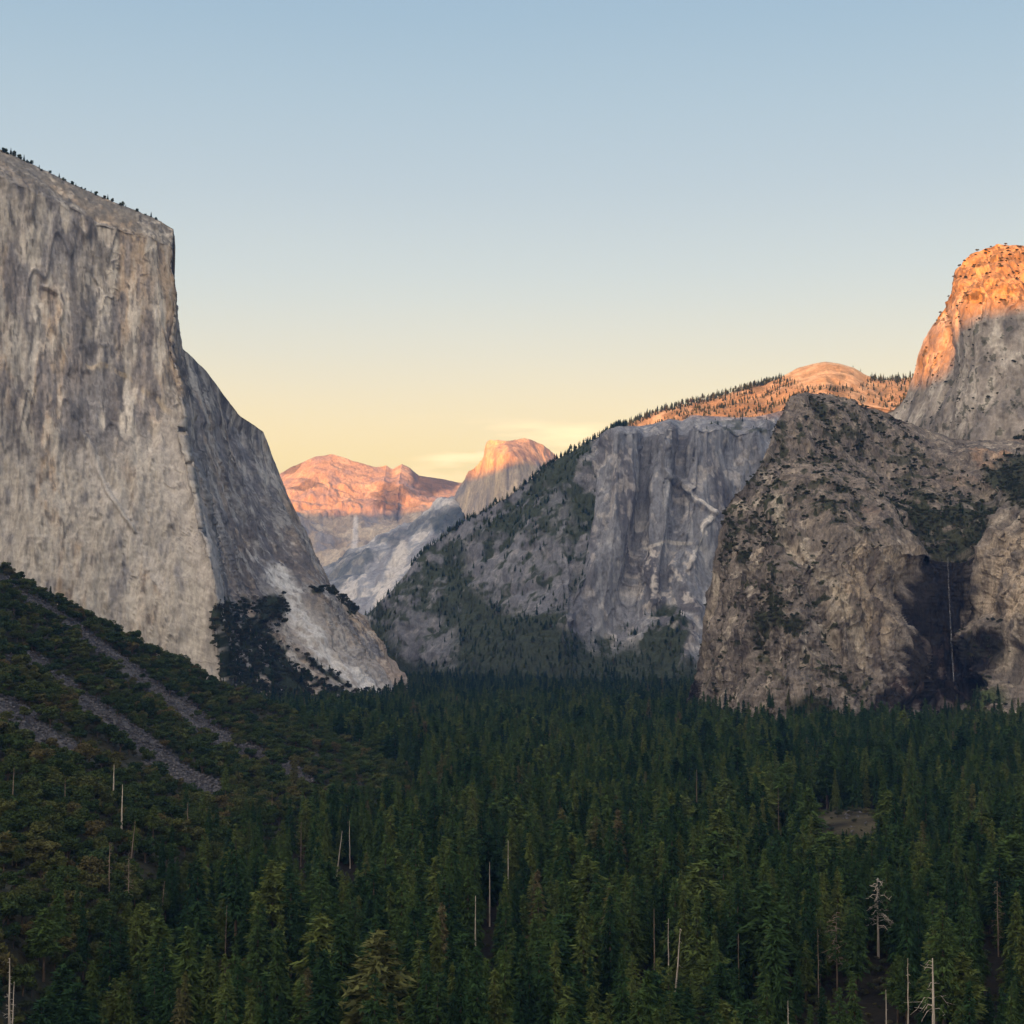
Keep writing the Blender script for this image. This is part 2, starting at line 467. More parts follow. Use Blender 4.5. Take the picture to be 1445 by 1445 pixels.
def col_B(P, N, px, py, d):
    a = fbm(P, 420, 4, 81); b = fbm(P, 130, 4, 84, sz=0.4)
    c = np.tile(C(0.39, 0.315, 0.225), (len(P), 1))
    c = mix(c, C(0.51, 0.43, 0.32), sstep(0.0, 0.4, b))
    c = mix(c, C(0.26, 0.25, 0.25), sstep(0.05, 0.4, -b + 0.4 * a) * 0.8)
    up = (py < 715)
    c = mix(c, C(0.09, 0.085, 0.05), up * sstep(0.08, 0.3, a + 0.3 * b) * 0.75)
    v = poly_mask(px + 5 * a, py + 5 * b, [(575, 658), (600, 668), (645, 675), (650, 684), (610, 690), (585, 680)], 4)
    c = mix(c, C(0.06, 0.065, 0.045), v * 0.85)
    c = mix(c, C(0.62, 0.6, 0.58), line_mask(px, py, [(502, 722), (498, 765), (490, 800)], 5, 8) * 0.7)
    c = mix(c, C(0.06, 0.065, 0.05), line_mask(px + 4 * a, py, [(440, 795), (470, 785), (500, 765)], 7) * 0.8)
    return c
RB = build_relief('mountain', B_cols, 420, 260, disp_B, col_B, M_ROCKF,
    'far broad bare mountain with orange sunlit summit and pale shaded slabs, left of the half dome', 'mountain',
    back=[(0, 0), (300, -60), (900, -300), (2000, -900), (4000, -2500)])

S_top = [(430, 815), (455, 797), (480, 783), (505, 770), (530, 758), (550, 746), (572, 733), (598, 716), (622, 702), (640, 696), (662, 702), (700, 722), (780, 760)]
S_cols = [[(x, y, 13700), (x - 6, y + 14, 13450), (x - 22, y + 60, 12900), (x - 36, y + 110, 12300), (x - 40, 910, 11600)] for x, y in S_top]
def disp_S(P, N, px, py):
    return 60 * ridged(P @ ROT.T, 700, 4, 90) + 34 * ridged(P, 200, 4, 94, sz=0.5) + 22 * slabs(P @ ROT.T, 260, 1, 92) + 12 * fbm(P, 60, 3, 97)
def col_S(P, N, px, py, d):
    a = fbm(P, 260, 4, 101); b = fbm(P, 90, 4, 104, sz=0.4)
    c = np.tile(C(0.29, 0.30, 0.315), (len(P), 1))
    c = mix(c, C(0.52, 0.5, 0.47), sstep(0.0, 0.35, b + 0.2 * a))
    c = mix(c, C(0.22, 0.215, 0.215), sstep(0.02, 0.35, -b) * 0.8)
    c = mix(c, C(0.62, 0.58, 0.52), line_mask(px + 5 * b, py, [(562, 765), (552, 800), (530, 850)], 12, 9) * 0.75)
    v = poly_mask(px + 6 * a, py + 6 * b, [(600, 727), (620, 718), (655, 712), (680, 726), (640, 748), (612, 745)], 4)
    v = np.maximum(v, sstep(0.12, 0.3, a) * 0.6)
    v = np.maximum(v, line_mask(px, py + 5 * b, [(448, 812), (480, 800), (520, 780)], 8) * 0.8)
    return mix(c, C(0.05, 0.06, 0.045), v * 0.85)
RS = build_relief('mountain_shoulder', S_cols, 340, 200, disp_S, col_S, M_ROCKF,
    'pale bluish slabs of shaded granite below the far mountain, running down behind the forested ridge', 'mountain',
    back=[(0, 0), (200, -60), (700, -300), (1500, -900), (2600, -2000)])

H_cols = [
 [(615, 775, 13700), (612, 800, 13500), (610, 850, 13200)],
 [(632, 735, 13650), (630, 765, 13500), (628, 850, 13100)],
 [(642, 697, 13600), (640, 730, 13480), (640, 850, 13050)],
 [(650, 680, 13560), (648, 725, 13420), (652, 850, 13000)],
 [(658, 668, 13500), (660, 725, 13350), (664, 850, 12950)],
 [(672, 657, 13440), (673, 725, 13250), (676, 850, 12900)],
 [(680, 647, 13400), (683, 720, 13180), (690, 850, 12850)],
 [(685, 623, 13380), (688, 650, 13160), (692, 720, 13100), (700, 850, 12800)],
 [(691, 619, 13350), (697, 650, 13100), (702, 720, 13020), (712, 850, 12780)],
 [(705, 621, 13300), (708, 640, 13030), (713, 720, 12950), (724, 850, 12760)],
 [(718, 621, 13250), (719, 640, 12960), (722, 720, 12880), (732, 850, 12740)],
 [(728, 619, 13250), (729, 645, 12940), (732, 720, 12850), (744, 850, 12730)],
 [(740, 618, 13300), (742, 650, 13000), (746, 720, 12880), (758, 850, 12730)],
 [(752, 621, 13350), (756, 655, 13100), (762, 720, 12930), (770, 850, 12760)],
 [(766, 628, 13400), (772, 665, 13200), (780, 720, 13000), (790, 850, 12800)],
 [(779, 637, 13480), (790, 680, 13300), (800, 850, 12900)],
 [(790, 647, 13560), (806, 700, 13400), (820, 850, 13000)],
 [(812, 675, 13650), (840, 740, 13500), (850, 850, 13100)],
 [(860, 740, 13700), (890, 850, 13400)]]
def disp_H(P, N, px, py):
    face = sstep(725, 700, px)
    return face * (16 * ridged(P, 120, 4, 110, sz=0.12)) + 12 * fbm(P, 160, 4, 114) + 5 * ridged(P, 50, 3, 117, sz=0.3)
def col_H(P, N, px, py, d):
    b = fbm(P, 90, 4, 121, sz=0.12); a = fbm(P, 220, 3, 125)
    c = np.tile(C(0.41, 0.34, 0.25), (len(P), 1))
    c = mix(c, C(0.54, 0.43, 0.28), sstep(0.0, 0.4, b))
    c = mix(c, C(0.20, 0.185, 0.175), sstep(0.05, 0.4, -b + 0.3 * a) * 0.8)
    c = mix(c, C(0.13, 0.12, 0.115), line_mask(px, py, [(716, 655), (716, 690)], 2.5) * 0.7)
    return c
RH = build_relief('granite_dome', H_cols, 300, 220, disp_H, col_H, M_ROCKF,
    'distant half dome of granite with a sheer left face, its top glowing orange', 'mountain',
    back=[(0, 0), (150, -25), (500, -180), (1000, -600), (1800, -1800)], smooth_u=2)

# ------------------------------------------------------------------ ridge in the middle with its cliff band
D_cols = [
 [(470, 905, 5700), (500, 950, 5600), (540, 990, 5500)],
 [(505, 878, 5600), (530, 930, 5450), (570, 985, 5300)],
 [(545, 846, 5520), (562, 890, 5350), (592, 940, 5200), (612, 975, 5000)],
 [(575, 806, 5500), (602, 880, 5300), (640, 940, 5050), (655, 978, 4800)],
 [(600, 776, 5500), (640, 850, 5250), (680, 930, 4950), (692, 978, 4700)],
 [(650, 737, 5450), (690, 810, 5200), (722, 900, 4900), (735, 978, 4600)],
 [(700, 710, 5400), (740, 780, 5150), (762, 870, 4850), (778, 978, 4550)],
 [(760, 667, 5350), (790, 740, 5100), (798, 830, 4850), (806, 978, 4500)],
 [(800, 642, 5300), (818, 720, 5060), (816, 800, 4950), (806, 880, 4760), (832, 978, 4450)],
 [(843, 617, 5250), (838, 665, 5010), (830, 745, 4930), (812, 830, 4850), (802, 885, 4780), (850, 978, 4450)],
 [(870, 602, 5250), (872, 610, 4960), (868, 740, 4890), (852, 892, 4820), (888, 978, 4450)],
 [(895, 599, 5250), (896, 608, 4990), (888, 740, 4910), (872, 885, 4840), (910, 978, 4450)],
 [(908, 599, 5250), (910, 612, 5080), (902, 740, 4990), (884, 872, 4860), (922, 978, 4450)],
 [(920, 597, 5250), (926, 608, 5010), (915, 740, 4920), (897, 866, 4850), (932, 978, 4450)],
 [(945, 589, 5250), (948, 600, 4990), (942, 740, 4900), (918, 860, 4840), (950, 978, 4450)],
 [(962, 594, 5250), (962, 606, 5110), (956, 740, 4970), (930, 855, 4850), (962, 978, 4450)],
 [(975, 585, 5250), (980, 600, 5020), (972, 740, 4930), (944, 850, 4840), (975, 978, 4460)],
 [(1000, 587, 5250), (1002, 602, 5020), (1000, 730, 4950), (968, 850, 4840), (990, 978, 4480)],
 [(1030, 588, 5250), (1034, 604, 5080), (1030, 740, 5000), (990, 860, 4830), (1008, 978, 4500)],
 [(1065, 588, 5250), (1065, 605, 5080), (1055, 740, 5000), (1012, 880, 4800), (1030, 978, 4500)],
 [(1120, 575, 5300), (1120, 620, 5150), (1110, 760, 5000), (1080, 900, 4800), (1080, 978, 4550)],
 [(1220, 570, 5400), (1220, 700, 5200), (1200, 978, 4700)],
 [(1400, 600, 5500), (1400, 978, 4900)]]
CLIFF_D = [(838, 620), (866, 598), (1000, 582), (1130, 580), (1120, 950), (985, 940), (960, 935), (975, 880), (950, 850), (915, 862), (870, 890), (835, 898), (796, 880), (818, 815), (832, 720)]
def disp_D(P, N, px, py):
    cl = poly_mask(px, py, CLIFF_D, 8)
    d = cl * (16 * ridged(P, 110, 4, 130, sz=0.14) + 6 * ridged(P, 34, 3, 134, sz=0.25))
    d += (1 - cl) * (48 * ridged(P @ ROT.T, 300, 4, 138) + 8 * fbm(P, 60, 3, 142))
    d += 14 * fbm(P, 300, 3, 145) + 3 * fbm(P, 18, 3, 148)
    k = 8 * fbm(P, 50, 3, 137)
    d -= cl * 16 * line_mask(px + k, py + k, [(950, 670), (985, 705), (1003, 722)], 8, 5)
    d -= cl * 10 * line_mask(px + k, py, [(1003, 722), (985, 765), (970, 800)], 5, 7)
    d += cl * (26 * streak(P, 85, 161, 5, 1.2) + 7 * streak(P, 28, 163, 10) + 14 * slabs(P, 160, 0.25, 131) - 6 * cracks(P, 70, 0.1, 135, 0.06) - 5 * cracks(P, 50, 0.8, 139, 0.05))
    fade = sstep(-2, 14, py - np.interp(px, [c[0][0] for c in D_cols], [c[0][1] for c in D_cols]))
    return d * (0.2 + 0.8 * fade)
def veg_D(P, px, py):
    a = fbm(P, 150, 4, 150); b = fbm(P, 40, 4, 154)
    cl = poly_mask(px + 5 * b, py + 6 * b, CLIFF_D, 5)
    v = (1 - cl) * sstep(-0.20, 0.08, a * 0.7 + b * 0.7 + 0.16)
    rock = poly_mask(px + 14 * a, py + 14 * b, [(650, 760), (720, 752), (800, 760), (822, 790), (800, 850), (750, 870), (690, 850), (655, 810)], 12)
    rock = np.maximum(rock, poly_mask(px + 12 * a, py + 12 * b, [(560, 850), (620, 870), (655, 900), (640, 945), (590, 945), (550, 900)], 12) * 0.9)
    rock = np.maximum(rock, poly_mask(px + 10 * a, py + 10 * b, [(775, 690), (800, 700), (810, 740), (785, 745)], 10) * 0.8)
    v *= 1 - rock * sstep(-0.2, 0.15, b + 0.10 + 0.5 * fbm(P, 22, 2, 157))
    v = np.maximum(v, sstep(915, 945, py + 20 * b) * (1 - line_mask(px, py, [(948, 885), (925, 910), (906, 928)], 9, 6)))
    v = np.maximum(v, poly_mask(px + 10 * b, py + 10 * b, [(640, 845), (700, 855), (780, 872), (800, 890), (860, 905), (960, 880), (960, 990), (620, 990)], 12))
    v = np.maximum(v, cl * line_mask(px, py, [(1085, 600), (1010, 600)], 12) * sstep(0.0, 0.2, b) * 0.7)
    return v
def col_D(P, N, px, py, d):
    b = fbm(P, 46, 4, 160, sz=0.13); a = fbm(P, 170, 3, 164); e = fbm(P, 20, 3, 168, sz=0.5)
    t1 = streak(P, 85, 161, 5, 1.2); t2 = streak(P, 28, 163, 10)
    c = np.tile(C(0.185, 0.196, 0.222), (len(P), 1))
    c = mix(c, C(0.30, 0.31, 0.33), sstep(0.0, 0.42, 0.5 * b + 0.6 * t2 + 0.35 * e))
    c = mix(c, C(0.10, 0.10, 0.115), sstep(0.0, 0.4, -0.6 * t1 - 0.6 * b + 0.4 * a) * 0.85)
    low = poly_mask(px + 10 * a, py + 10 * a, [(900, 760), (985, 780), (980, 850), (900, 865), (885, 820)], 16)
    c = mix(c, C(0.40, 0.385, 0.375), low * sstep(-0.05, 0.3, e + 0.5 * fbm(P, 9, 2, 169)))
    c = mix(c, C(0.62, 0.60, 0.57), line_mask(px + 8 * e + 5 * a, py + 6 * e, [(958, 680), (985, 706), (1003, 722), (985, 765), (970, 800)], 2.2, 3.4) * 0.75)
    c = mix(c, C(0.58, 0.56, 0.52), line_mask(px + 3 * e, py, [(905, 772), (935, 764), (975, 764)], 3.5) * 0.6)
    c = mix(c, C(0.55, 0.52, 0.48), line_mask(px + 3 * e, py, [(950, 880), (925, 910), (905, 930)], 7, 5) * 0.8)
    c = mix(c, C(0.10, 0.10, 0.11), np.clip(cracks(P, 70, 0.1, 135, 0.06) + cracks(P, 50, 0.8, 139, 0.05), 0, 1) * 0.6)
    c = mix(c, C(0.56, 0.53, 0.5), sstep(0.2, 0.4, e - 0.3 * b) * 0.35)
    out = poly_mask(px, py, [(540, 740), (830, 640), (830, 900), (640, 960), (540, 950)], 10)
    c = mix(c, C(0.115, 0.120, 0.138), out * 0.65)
    c = mix(c, C(0.09, 0.085, 0.085), line_mask(px, py, [(955, 676), (985, 702)], 3) * 0.5)
    v = veg_D(P, px, py)
    return mix(c, C(0.04, 0.05, 0.03), v)
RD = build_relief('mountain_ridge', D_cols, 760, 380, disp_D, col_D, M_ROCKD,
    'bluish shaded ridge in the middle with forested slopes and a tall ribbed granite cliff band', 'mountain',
    back=[(0, 0), (60, -8), (200, -60), (500, -260), (1000, -800)])
vD = veg_D(RD['P'], RD['px'], RD['py'])
scatter(RD, 'tree', vD * sstep(640, 780, RD['py']), 1 / 420, (11, 24))
scatter(RD, 'tree', vD * (RD['py'] < 780), 1 / 600, (9, 22))
crestD = np.interp(RD['px'], [c[0][0] for c in D_cols], [c[0][1] for c in D_cols])
scatter(RD, 'tree', (np.abs(RD['py'] - crestD) < 5) * (RD['px'] > 580) * (RD['px'] < 885), 1 / 160, (12, 26))

# sunlit plateau and little dome behind it
E_top = [(780, 680), (830, 634), (872, 606), (900, 591), (920, 584), (960, 572), (1000, 562), (1040, 551), (1080, 540), (1108, 528), (1125, 519), (1145, 513), (1165, 509), (1185, 512), (1205, 518), (1222, 529), (1245, 537), (1265, 535), (1290, 532), (1330, 540), (1430, 580)]
E_cols = [[(x, y, 6900), (x, y + 14, 6550), (x, y + 42, 5950), (x, y + 85, 5480), (x, y + 200, 5300), (x, 960, 5100)] for x, y in E_top]
def disp_E(P, N, px, py):
    fade = sstep(0, 12, py - np.interp(px, [q[0] for q in E_top], [q[1] for q in E_top]))
    return (26 * ridged(P, 320, 4, 170) + 9 * fbm(P, 80, 4, 174)) * (0.2 + 0.8 * fade)
def veg_E(P, px, py):
    b = fbm(P, 90, 4, 180); e = fbm(P, 30, 3, 183)
    dome = poly_mask(px + 3 * b, py + 3 * e, [(1100, 530), (1140, 505), (1190, 505), (1232, 532), (1200, 545), (1130, 543)], 5)
    outcrop = poly_mask(px + 6 * b, py + 6 * b, [(1200, 540), (1240, 538), (1275, 545), (1235, 575), (1195, 570)], 6) * 0.6
    return (1 - np.maximum(dome, outcrop)) * sstep(-0.35, 0.0, b + 0.5 * e + 0.1)
def col_E(P, N, px, py, d):
    b = fbm(P, 60, 4, 186)
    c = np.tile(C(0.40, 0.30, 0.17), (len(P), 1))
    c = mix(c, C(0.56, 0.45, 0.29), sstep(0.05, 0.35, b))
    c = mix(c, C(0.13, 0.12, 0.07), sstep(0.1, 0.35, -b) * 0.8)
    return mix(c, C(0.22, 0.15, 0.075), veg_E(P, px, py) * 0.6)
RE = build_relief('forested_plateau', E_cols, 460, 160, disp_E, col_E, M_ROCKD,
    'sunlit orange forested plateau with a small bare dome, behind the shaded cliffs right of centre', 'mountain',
    back=[(0, 0), (100, -8), (400, -90), (900, -380), (1800, -1300)])
vE = veg_E(RE['P'], RE['px'], RE['py'])
scatter(RE, 'tree', vE * (RE['py'] < 640), 1 / 620, (10, 24))
crestE = np.interp(RE['px'], [q[0] for q in E_top], [q[1] for q in E_top])
scatter(RE, 'tree', (np.abs(RE['py'] - crestE) < 5) * ((RE['px'] < 1095) | (RE['px'] > 1228)), 1 / 420, (16, 32))

# ------------------------------------------------------------------ right-hand cliff with the waterfall
R_cols = [
 [(940, 1010, 3300), (945, 1040, 3200)],
 [(960, 1000, 3100), (966, 1040, 2950)],
 [(974, 958, 2930), (978, 1000, 2800), (986, 1050, 2700)],
 [(990, 870, 2880), (1000, 940, 2730), (1012, 1060, 2560)],
 [(1003, 790, 2870), (1020, 880, 2700), (1036, 970, 2610), (1042, 1065, 2480)],
 [(1018, 730, 2870), (1045, 800, 2700), (1066, 900, 2590), (1078, 1068, 2450)],
 [(1032, 693, 2880), (1075, 740, 2730), (1100, 850, 2600), (1115, 960, 2500), (1122, 1068, 2420)],
 [(1058, 668, 2900), (1095, 718, 2760), (1122, 810, 2620), (1136, 930, 2530), (1144, 1068, 2410)],
 [(1074, 644, 2930), (1112, 700, 2790), (1144, 780, 2640), (1154, 900, 2560), (1166, 1068, 2410)],
 [(1094, 598, 3020), (1142, 680, 2850), (1186, 750, 2680), (1196, 870, 2580), (1204, 1068, 2410)],
 [(1116, 558, 3100), (1172, 640, 2950), (1226, 746, 2700), (1238, 860, 2600), (1240, 1068, 2420)],
 [(1138, 554, 3150), (1204, 650, 2980), (1266, 762, 2720), (1272, 870, 2630), (1272, 1068, 2440)],
 [(1170, 561, 3200), (1242, 670, 3000), (1300, 774, 2760), (1302, 880, 2690), (1292, 1068, 2470)],
 [(1190, 566, 3230), (1265, 690, 3000), (1318, 780, 2790), (1318, 890, 2760), (1310, 1000, 2700), (1308, 1068, 2500)],
 [(1208, 572, 3260), (1285, 700, 3000), (1337, 786, 2830), (1340, 900, 2800), (1338, 975, 2760), (1330, 1068, 2520)],
 [(1240, 576, 3300), (1325, 705, 3000), (1358, 784, 2820), (1362, 870, 2800), (1368, 965, 2750), (1366, 1068, 2530)],
 [(1268, 585, 3350), (1360, 700, 3020), (1376, 770, 2760), (1376, 850, 2730), (1384, 950, 2700), (1390, 1068, 2500)],
 [(1300, 600, 3380), (1390, 690, 3050), (1402, 742, 2730), (1402, 840, 2660), (1408, 950, 2620), (1416, 1068, 2460)],
 [(1340, 615, 3400), (1420, 660, 3100), (1440, 712, 2710), (1440, 830, 2620), (1442, 950, 2550), (1452, 1068, 2400)],
 [(1460, 620, 3400), (1520, 650, 3100), (1540, 690, 2690), (1540, 850, 2590), (1550, 1068, 2350)],
 [(1750, 600, 3300), (1780, 720, 2800), (1800, 1068, 2200)]]
WET = [(1318, 772), (1332, 776), (1345, 775), (1360, 772), (1366, 850), (1362, 905), (1392, 880), (1404, 900), (1398, 960), (1352, 985), (1330, 1000), (1290, 1002), (1262, 1040), (1228, 1040), (1240, 985), (1274, 945), (1286, 900), (1297, 850), (1308, 815)]
def disp_R(P, N, px, py):
    rim = np.interp(px, [970, 1032, 1112, 1186, 1266, 1337, 1376, 1440, 1540], [900, 720, 700, 750, 762, 786, 770, 712, 690])
    face = sstep(-10, 20, py - rim)
    d = face * (10 * ridged(P, 90, 4, 200, sz=0.18) + 5 * ridged(P, 28, 4, 204, sz=0.25) + 16 * slabs(P @ ROT.T, 110, 1, 205, 0.03) + 7 * slabs(P, 30, 0.5, 206, 0.03)
                - 7 * cracks(P, 45, 0.10, 207, 0.06, -0.15) - 4 * cracks(P, 22, 0.5, 209, 0.06) - 4 * cracks(P, 20, 0.10, 210, 0.08, -0.2))
    d += face * (7 * streak(P, 22, 241, 9) + 3 * streak(P, 9, 243, 8))
    d += (1 - face) * (14 * ridged(P, 130, 4, 208) + 5 * fbm(P, 30, 4, 212) + 4 * slabs(P, 35, 1, 213))
    d += 6 * fbm(P, 220, 3, 215) + 9 * slabs(P, 55, 0.35, 211, 0.03) + 26 * ridged(P @ ROT.T, 240, 3, 221) - 10 * ridged(P, 150, 3, 223, sz=0.35) + 2.2 * fbm(P, 11, 3, 218) + 1.5 * ridged(P, 8, 2, 219)
    d -= 10 * line_mask(px + 6 * fbm(P, 40, 2, 217), py, [(1244, 768), (1250, 850), (1255, 950)], 4)
    d -= 22 * poly_mask(px, py, [(1300, 850), (1320, 800), (1358, 795), (1360, 980), (1275, 990)], 14)
    d -= 34 * poly_mask(px, py, [(1362, 905), (1378, 872), (1402, 880), (1398, 962), (1366, 960)], 9)
    d += 24 * poly_mask(px, py, [(1402, 990), (1412, 910), (1450, 850), (1500, 860), (1500, 990)], 8)
    d += 10 * line_mask(px, py, [(1045, 700), (1120, 760), (1160, 860), (1215, 960)], 14)
    fade = sstep(-2, 10, py - np.interp(px, [c[0][0] for c in R_cols], [c[0][1] for c in R_cols]))
    return d * (0.35 + 0.65 * fade)
def veg_R(P, px, py):
    a = fbm(P, 60, 4, 220); b = fbm(P, 20, 4, 224)
    wx, wy = px + 12 * a, py + 12 * b
    def pm(poly, s=8): return poly_mask(wx, wy, poly, s)
    v = pm([(1262, 690), (1300, 680), (1340, 705), (1390, 690), (1440, 640), (1460, 660), (1400, 705), (1372, 765), (1340, 780), (1305, 768), (1270, 740)], 8)
    v *= sstep(-0.45, -0.1, b + a * 0.6)
    v = np.maximum(v, pm([(1385, 650), (1460, 630), (1460, 700), (1425, 705), (1395, 680)], 8))
    v = np.maximum(v, pm([(1040, 870), (1085, 830), (1110, 845), (1140, 880), (1128, 895), (1085, 880), (1070, 920), (1110, 960), (1070, 935), (1035, 900)], 7) * sstep(-0.35, 0.0, b))
    v = np.maximum(v, pm([(1165, 930), (1200, 935), (1240, 950), (1230, 975), (1190, 960)], 6) * sstep(-0.35, 0.0, b))
    v = np.maximum(v, pm([(1100, 990), (1150, 975), (1175, 1000), (1175, 1040), (1090, 1040)], 8) * sstep(-0.5, -0.1, b))
    v = np.maximum(v, pm([(1325, 1010), (1370, 965), (1400, 962), (1405, 1000), (1380, 1050), (1320, 1060)], 8) * sstep(-0.4, -0.1, b))
    v = np.maximum(v, pm([(1368, 890), (1400, 880), (1400, 935), (1375, 935)], 6) * sstep(-0.1, 0.1, b))
    f = fbm(P, 9, 3, 227)
    slope = pm([(1090, 600), (1116, 560), (1270, 590), (1390, 690), (1260, 760), (1180, 740), (1100, 690)], 10)
    v = np.maximum(v, slope * sstep(0.06, 0.2, 0.6 * b + 0.3 * a + 0.5 * f) * 0.8)
    v = np.maximum(v, pm([(1020, 700), (1080, 640), (1120, 690), (1060, 780), (1010, 800)], 8) * sstep(0.05, 0.2, 0.6 * b + 0.6 * f))
    v = np.maximum(v, sstep(0.30, 0.36, 0.6 * b + 0.2 * a + 0.5 * f) * sstep(940, 1010, px) * (1 - sstep(1180, 1260, px)))
    v *= 1 - 0.75 * pm(WET, 6)
    v = np.maximum(v, sstep(1025, 1050, py + 14 * b) * (1 - pm([(1228, 1045), (1262, 1000), (1320, 1000), (1300, 1040), (1240, 1060)], 6)))
    return v
def col_R(P, N, px, py, d):
    a = fbm(P, 120, 4, 230, sz=0.4); b = fbm(P, 26, 4, 234, sz=0.12); e = fbm(P, 12, 4, 238, sz=0.5)
    t2 = streak(P, 22, 241, 9); t3 = streak(P, 9, 243, 8)
    c = np.tile(C(0.175, 0.155, 0.137), (len(P), 1))
    c = mix(c, C(0.30, 0.262, 0.215), sstep(0.0, 0.4, 0.4 * b + 0.45 * e + 0.5 * t2))
    c = mix(c, C(0.095, 0.087, 0.083), sstep(0.0, 0.38, -0.5 * b + 0.5 * t3 + 0.4 * a) * 0.85)
    c = mix(c, C(0.50, 0.46, 0.40), sstep(0.28, 0.5, e + 0.4 * b) * 0.4)
    c = mix(c, C(0.36, 0.22, 0.13), sstep(0.25, 0.5, a + 0.2 * e) * 0.5)
    tan = poly_mask(px + 12 * a, py + 10 * b, [(1215, 748), (1262, 758), (1310, 772), (1312, 815), (1275, 880), (1245, 930), (1205, 880), (1170, 830)], 18)
    tan = np.maximum(tan, poly_mask(px + 8 * a, py + 8 * b, [(1366, 790), (1395, 745), (1470, 705), (1470, 850), (1405, 868), (1368, 865)], 10))
    c = mix(c, C(0.38, 0.315, 0.24), tan * sstep(-0.45, 0.25, 0.7 * t2 + 0.5 * t3 + 0.5 * e) * 0.85)
    slope = poly_mask(px, py, [(1080, 630), (1116, 552), (1270, 580), (1400, 680), (1260, 755), (1180, 745), (1100, 700)], 15)
    c = mix(c, C(0.155, 0.132, 0.115), slope * 0.6)
    c = mix(c, C(0.29, 0.245, 0.20), slope * sstep(0.1, 0.4, 0.6 * e + 0.6 * fbm(P, 5, 2, 247)) * 0.6)
    pale = line_mask(px + 5 * b, py + 4 * e, [(1095, 700), (1100, 740)], 14)
    pale = np.maximum(pale, line_mask(px + 5 * b, py + 4 * e, [(1135, 745), (1165, 800), (1230, 900)], 12) * 0.5)
    c = mix(c, C(0.42, 0.38, 0.30), pale * 0.6)
    c = mix(c, C(0.07, 0.06, 0.06), line_mask(px + 3 * e, py, [(1243, 768), (1248, 850), (1252, 930)], 4, 8) * 0.75)
    c = mix(c, C(0.055, 0.05, 0.05), np.clip(cracks(P, 45, 0.10, 207, 0.06, -0.15) + cracks(P, 22, 0.5, 209, 0.06) + 0.8 * cracks(P, 20, 0.10, 210, 0.08, -0.2), 0, 1) * 0.65)
    c = c * (0.84 + 0.32 * slabs(P, 30, 0.5, 206))[:, None]
    wet = poly_mask(px + 9 * t2 + 9 * t3 + 5 * e, py + 14 * a + 8 * e, WET, 5)
    wet = np.maximum(wet, sstep(0.1, 0.3, t2 + 0.4 * t3) * poly_mask(px, py, [(1275, 790), (1320, 785), (1300, 980), (1235, 1000), (1262, 900)], 14) * 0.45)
    c = mix(c, C(0.016, 0.0150, 0.0155), wet * 0.97)
    c = mix(c, C(0.085, 0.06, 0.055), wet * sstep(0.0, 0.3, e + 0.5 * b) * sstep(860, 960, py) * 0.55)
    c = mix(c, C(0.32, 0.29, 0.27), wet * sstep(0.3, 0.45, e) * sstep(880, 960, py) * 0.35)
    c = mix(c, C(0.24, 0.20, 0.18), line_mask(px + 4 * e, py + 3 * e, [(1232, 1042), (1270, 1020), (1330, 985)], 12, 8) * sstep(-0.1, 0.2, e) * 0.8)
    v = veg_R(P, px, py)
    c = mix(c, C(0.045, 0.05, 0.03), v)
    c = mix(c, C(0.07, 0.11, 0.03), v * poly_mask(px, py, [(1320, 1000), (1370, 960), (1405, 965), (1390, 1020), (1330, 1030)], 12) * 0.8)
    return c
RR = build_relief('waterfall_cliff', R_cols, 980, 700, disp_R, col_R, M_ROCKB,
    'brown weathered granite cliff on the right, dotted with shrubs and stained black around a thin waterfall', 'cliff',
    back=[(0, 0), (80, -20), (260, -90), (700, -350), (1300, -900)])
vR = veg_R(RR['P'], RR['px'], RR['py'])
scatter(RR, 'shrub', vR, 1 / 62, (2.5, 7), jitter=1.5)
scatter(RR, 'shrub', (1 - vR) * (RR['px'] < 1215), 1 / 900, (1.6, 4.0), jitter=1)
scatter(RR, 'tree', vR * (RR['py'] > 975), 1 / 260, (12, 30))
scatter(RR, 'tree', vR * (RR['py'] < 790) * (RR['px'] > 1240), 1 / 700, (7, 14))

# tall peak above it
K_cols = [
 [(1235, 590, 4050), (1240, 640, 4000), (1240, 720, 3800)],
 [(1258, 577, 4020), (1264, 610, 3950), (1270, 720, 3700)],
 [(1276, 560, 4000), (1282, 590, 3920), (1290, 720, 3650)],
 [(1289, 528, 3980), (1296, 570, 3880), (1305, 720, 3600)],
 [(1295, 500, 3970), (1303, 560, 3850), (1315, 720, 3570)],
 [(1303, 478, 3960), (1312, 550, 3820), (1325, 720, 3550)],
 [(1315, 458, 3950), (1322, 540, 3790), (1334, 720, 3520)],
 [(1334, 434, 3930), (1336, 520, 3750), (1344, 720, 3480)],
 [(1340, 410, 3820), (1341, 440, 3680), (1342, 530, 3620), (1352, 720, 3430)],
 [(1344, 385, 3800), (1349, 430, 3620), (1356, 540, 3540), (1368, 720, 3390)],
 [(1352, 371, 3790), (1362, 420, 3590), (1374, 540, 3500), (1386, 720, 3360)],
 [(1368, 359, 3790), (1382, 405, 3570), (1398, 540, 3480), (1410, 720, 3340)],
 [(1388, 346, 3790), (1405, 400, 3560), (1422, 540, 3460), (1436, 720, 3320)],
 [(1408, 340, 3790), (1430, 400, 3550), (1446, 540, 3450), (1460, 720, 3300)],
 [(1446, 346, 3790), (1470, 400, 3550), (1490, 540, 3440), (1500, 720, 3300)],
 [(1520, 380, 3800), (1550, 470, 3560), (1560, 720, 3300)],
 [(1650, 470, 3850), (1680, 560, 3600), (1690, 720, 3350)],
 [(1850, 600, 3900), (1880, 720, 3500)]]
